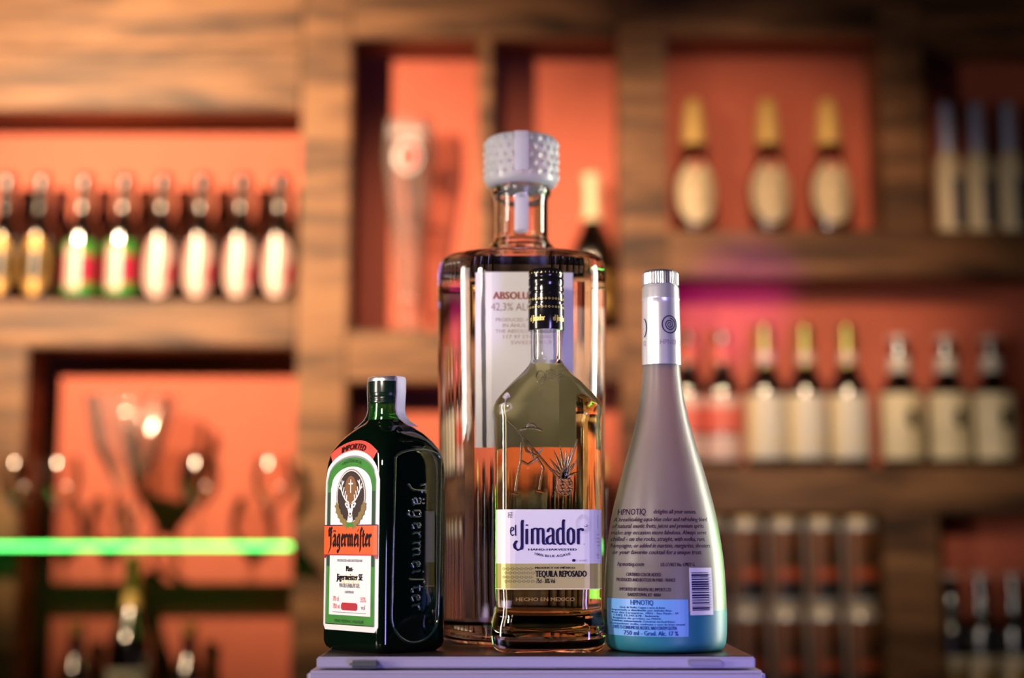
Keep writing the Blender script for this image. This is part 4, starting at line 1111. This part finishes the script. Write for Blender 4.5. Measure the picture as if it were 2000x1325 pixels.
relief('moulded_field_worker', [arc(1030, 848, 21, 6, 160, 350, 12), arc(1031, 843, 9, 9, 180, 360, 8), [(1014, 862), (1022, 886), (1040, 894), (1052, 882)], [(1012, 870), (1010, 905), (1004, 935), (1000, 962)],
       [(1040, 896), (1054, 918), (1048, 946), (1046, 960)], [(1012, 905), (1024, 912), (1042, 900)], [(992, 966), (1006, 970)], [(1040, 962), (1056, 966)], [(1020, 866), (1030, 880), (1034, 900)]], .0011)
relief('moulded_long_tool', [[(985, 828), (1000, 842), (1030, 876), (1062, 914), (1084, 938)]], .0009)
relief('moulded_crest', [[(1062, 730+6*k), (1072, 726+6*k), (1082, 732+6*k), (1096, 727+5*k)] for k in range(4)]+[arc(1051, 742, 9, 13, 0, 360, 14), [(1046, 736), (1056, 742), (1047, 750)], [(1046, 768), (1056, 762)], [(1048, 776), (1054, 782)]], .0006)
P = Print()
P.text('HECHO EN MEXICO', X(1057), zt_(1174), .0030, X(1112)-X(1000), .0006, 0, bold=.0001)
P.build('moulded_base_text', [mat('moulded_glass_letters', (.35, .22, .08), .15)], ft, gb)

# ------------------------------------------------------------------ foreground bottle: frosted aqua liqueur
hb = thing('frosted_bottle', 'frosted white flared bottle with pearl foil neck and aqua liqueur at the bottom', 'bottle', (at(1300, 1250, YJ).x, YJ, ZT))
zh = lambda py: zrow(py, YJ); hw_ = lambda n, py: wid(n, py, YJ)
hp = [(1273, 100), (1266, 112), (1255, 117), (1235, 119), (1200, 119.5), (1150, 118), (1100, 115), (1050, 108.5), (1000, 99.5), (950, 87), (900, 73), (850, 58.5), (804, 47.5), (770, 41.5), (740, 38), (717, 36.3), (700, 36), (570, 34.5)]
hrow = smooth_prof([(zh(p), hw_(n, p)) for p, n in hp], 3); hrow = [(0.0, hrow[0][1])]+[q for q in hrow if q[0] > .0004]
hrow = sorted(hrow+[(zh(1191), interp(hrow, zh(1191))[1]), (zh(1190), interp(hrow, zh(1190))[1])])
tkh = .003
ih = [(.007, hrow[3][1]-.006)]+[(z, r-tkh) for z, r in hrow if z > .012]
hbm = rings_bm([circ(r, z, 64) for z, r in hrow]+[circ(r, z, 64) for z, r in reversed(ih)], mids=[1 if k < len(hrow)-1 and hrow[k+1][0] <= zh(1190.5) else 0 for k in range(len(hrow)+len(ih)-1)])
gh = obj('frosted_body', hbm, [M['frost'], M['frostaqua']], hb)
zla = zh(1192)
la = [(.0068, ih[0][1])]+[(z, r+.0001) for z, r in ih[1:] if z < zla]+[(zla, interp(ih, zla)[1]+.0001)]
obj('liquid', lathe(la, 64), M['aqua'], hb)
fp = [(716.5, 37.4), (716, 38.0), (640, 37.2), (600, 36.6), (590, 36.3), (589, 37.0), (587, 37.2), (585, 36.4), (566, 36.0), (563, 34.5), (561.5, 33.5)]
fo = obj('neck_foil', lathe([(zh(p), hw_(n, p)) for p, n in fp], 64, False, True), M['foil'], hb)
# knurled cap
nn = 96; rg = []
for p, n, kn in ((561.5, 33.2, 0), (559.5, 34.6, 1), (538, 34.3, 1), (535, 33.6, 0), (533, 31, 0), (532.5, 26, 0)):
    r_ = hw_(n, p); rg.append([Vector(((r_+(.00035 if (k % 2 and kn) else 0))*math.sin(2*math.pi*k/nn), -(r_+(.00035 if (k % 2 and kn) else 0))*math.cos(2*math.pi*k/nn), zh(p))) for k in range(nn)])
obj('cap', rings_bm(rg), M['silver'], hb, angle=15)
# foil print
frow = sorted([(zh(p), hw_(n, p)) for p, n in fp if p in (716, 640, 600, 590)])
ff = lathe_surface(frow, hw_(37, 640)); pm = hw_(1, 640)
P = Print()
spi = []
for k in range(60):
    t = k/59; a = -100+t*900; r = 1.0+t*9.6
    spi.append((1307+r*1.0*math.cos(R(a)), 640.5-r*1.12*math.sin(R(a))))
def th(x, y):
    v = max(-.99, min(.99, (x-1294)/37.3)); return (hw_(37, 640)*math.asin(v), zh(y))
for k, (p, q) in enumerate(zip(spi, spi[1:])): P.strokes([[p, q]], pen_round(1.0+k*.022), th, .0003, 0)
P.strokes([arc(1307, 640.5, 14.5, 16.5, 0, 360, 36)], pen_round(2.2), th, .0003, 0)
P.text('HPNOTIQ', 0, zh(679), .0042, .0215, .0003, 1, align='l', shear=.0)
P.p = [([(x-.0025, y) if m == 1 else (x, y) for x, y in pts], h, m, e) for pts, h, m, e in P.p]
P.strokes([arc(1251, 645, 7, 20, 60, -60, 10)], pen_round(1.6), lambda x, y: th(x+6, y), .0003, 0)
P.text('Q', -.0170, zh(679), .0042, .003, .0003, 1)
P.build('foil_print', [M['navy'], M['stripink']], ff, fo)
# body print: u measured by asin so that it lies round the bottle as seen from the front
RB = hw_(116, 1120); fb = lathe_surface(hrow, RB)
def tb_(px): return RB*math.asin(max(-.96, min(.96, (px-1300)/116.0)))
def hline(P, t, a, b, py, hh_, m, shear=0.0, bold=0.00012, rl=None):
    r_ = {True: 1}.get(rl, 1)
    R_here = interp(hrow, zh(py))[1]; nrad = R_here/pm_b
    def tt_(px): return RB*math.asin(max(-.97, min(.97, (px-1300)/nrad)))
    ps, w0 = text_polys(t)
    for p in ps:
        for o in (-bold, bold):
            q = []
            for x, y in p:
                px = a+(b-a)*(x/w0); q.append((tt_(px)+shear*y*hh_+o, zh(py)+y*hh_))
            P.p.append((q, .00035+(.00001 if o > 0 else 0), m, 0))
pm_b = hw_(1, 1100)
P = Print()
hline(P, 'HPNOTIQ', 1207, 1256, 1009, .0050, 0)
hline(P, 'delights all your senses.', 1270, 1352, 1007, .0034, 0, .25)
for k, (t, a, b) in enumerate((('A breathtaking aqua-blue color and refreshing blend', 1200, 1374), ('of natural exotic fruits, juices and premium spirits', 1197, 1366), ('make any occasion more fabulous. Always serve', 1195, 1371),
                              ('chilled - on the rocks, straight, with vodka, rum,', 1194, 1368), ('champagne, or added in martinis, margaritas, shooters', 1190, 1378), ('or your favorite cocktail for a unique treat.', 1196, 1360))):
    hline(P, t, a, b, 1021.5+12.4*k, .0034, 0, .25)
hline(P, 'hpnotiq.com', 1204, 1250, 1106, .0034, 0, .2); hline(P, 'US 17 FRET No. 4.PRET G.', 1281, 1346, 1106, .0028, 0, .1)
for t, a, b, py in (('CERTIFIED COLOR ADDED', 1219, 1281, 1125), ('PRODUCED AND BOTTLED IN PARIS - FRANCE', 1202, 1307, 1135), ('IMPORTED BY HEAVEN HILL IMPORTS LTD', 1207, 1299, 1153), ('BARDSTOWN, KY  40004', 1221, 1280, 1163)):
    hline(P, t, a, b, py, .0027, 0)
P.build('body_print', [M['plum']], fb, gh)
# blue label
P = Print()
u0_, u1_ = tb_(1187.5), tb_(1330)
P.rect(u0_, u1_, zh(1238), zh(1168), .00045, 0, 24, 3)
hold = P.p
def hl2(t, a, b, py, hh_, m, bold=0.0001):
    P2 = Print(); hline(P2, t, a, b, py, hh_, m, 0, bold)
    for pts, h, m_, e in P2.p: P.p.append((pts, h+.00035, m_, 0))
hl2('HPNOTIQ', 1226, 1266, 1179, .0040, 1)
for k, (t, a, b) in enumerate((('Licor de Vodka, Cognac e sucos de frutas', 1208, 1287), ('Importado e distribuido por: bebidas finas', 1194, 1299), ('Rua das Laranjeiras, 1023 - Sao Paulo - SP', 1194, 1312), ('CNPJ 12.345.678 - Industria', 1196, 1276), ('Registro do produto no MAPA', 1196, 1280), ('Validade indeterminada. Conservar em local fresco', 1194, 1305), ('Composicao: vodka, conhaque e suco de fruta natural', 1191, 1323))):
    hl2(t, a, b, 1185.5+5.2*k, .0015, 1, .00008)
hl2('EVITE O CONSUMO DE ALCOOL. NAO CONTEM GLUTEN', 1196, 1308, 1225, .0027, 1); hl2('750 ml - Grad. Alc. 17 %', 1214, 1311, 1236, .0036, 1, .00014)
P.build('blue_label', [M['lblue'], M['dblue']], fb, gh)
# barcode label, bars lying flat
P = Print(); u0_, u1_ = tb_(1333), tb_(1378)
P.rect(u0_, u1_, zh(1198), zh(1109), .0009, 0, 8, 4)
random.seed(3); y = 1118.0
while y < 1188:
    t = random.choice((.8, 1.2, 1.8, 2.6, 3.4)); P.rect(tb_(1337), tb_(1370), zh(min(y+t, 1190)), zh(y), .0012, 1, 6); y += t+random.choice((1.0, 1.4, 2.0))
for k in range(12): P.rect(tb_(1372), tb_(1375.5), zh(1121+5.6*k+2.6), zh(1121+5.6*k), .0012, 2)
P.build('barcode_label', [M['white'], M['navy'], M['faint']], fb, gh)
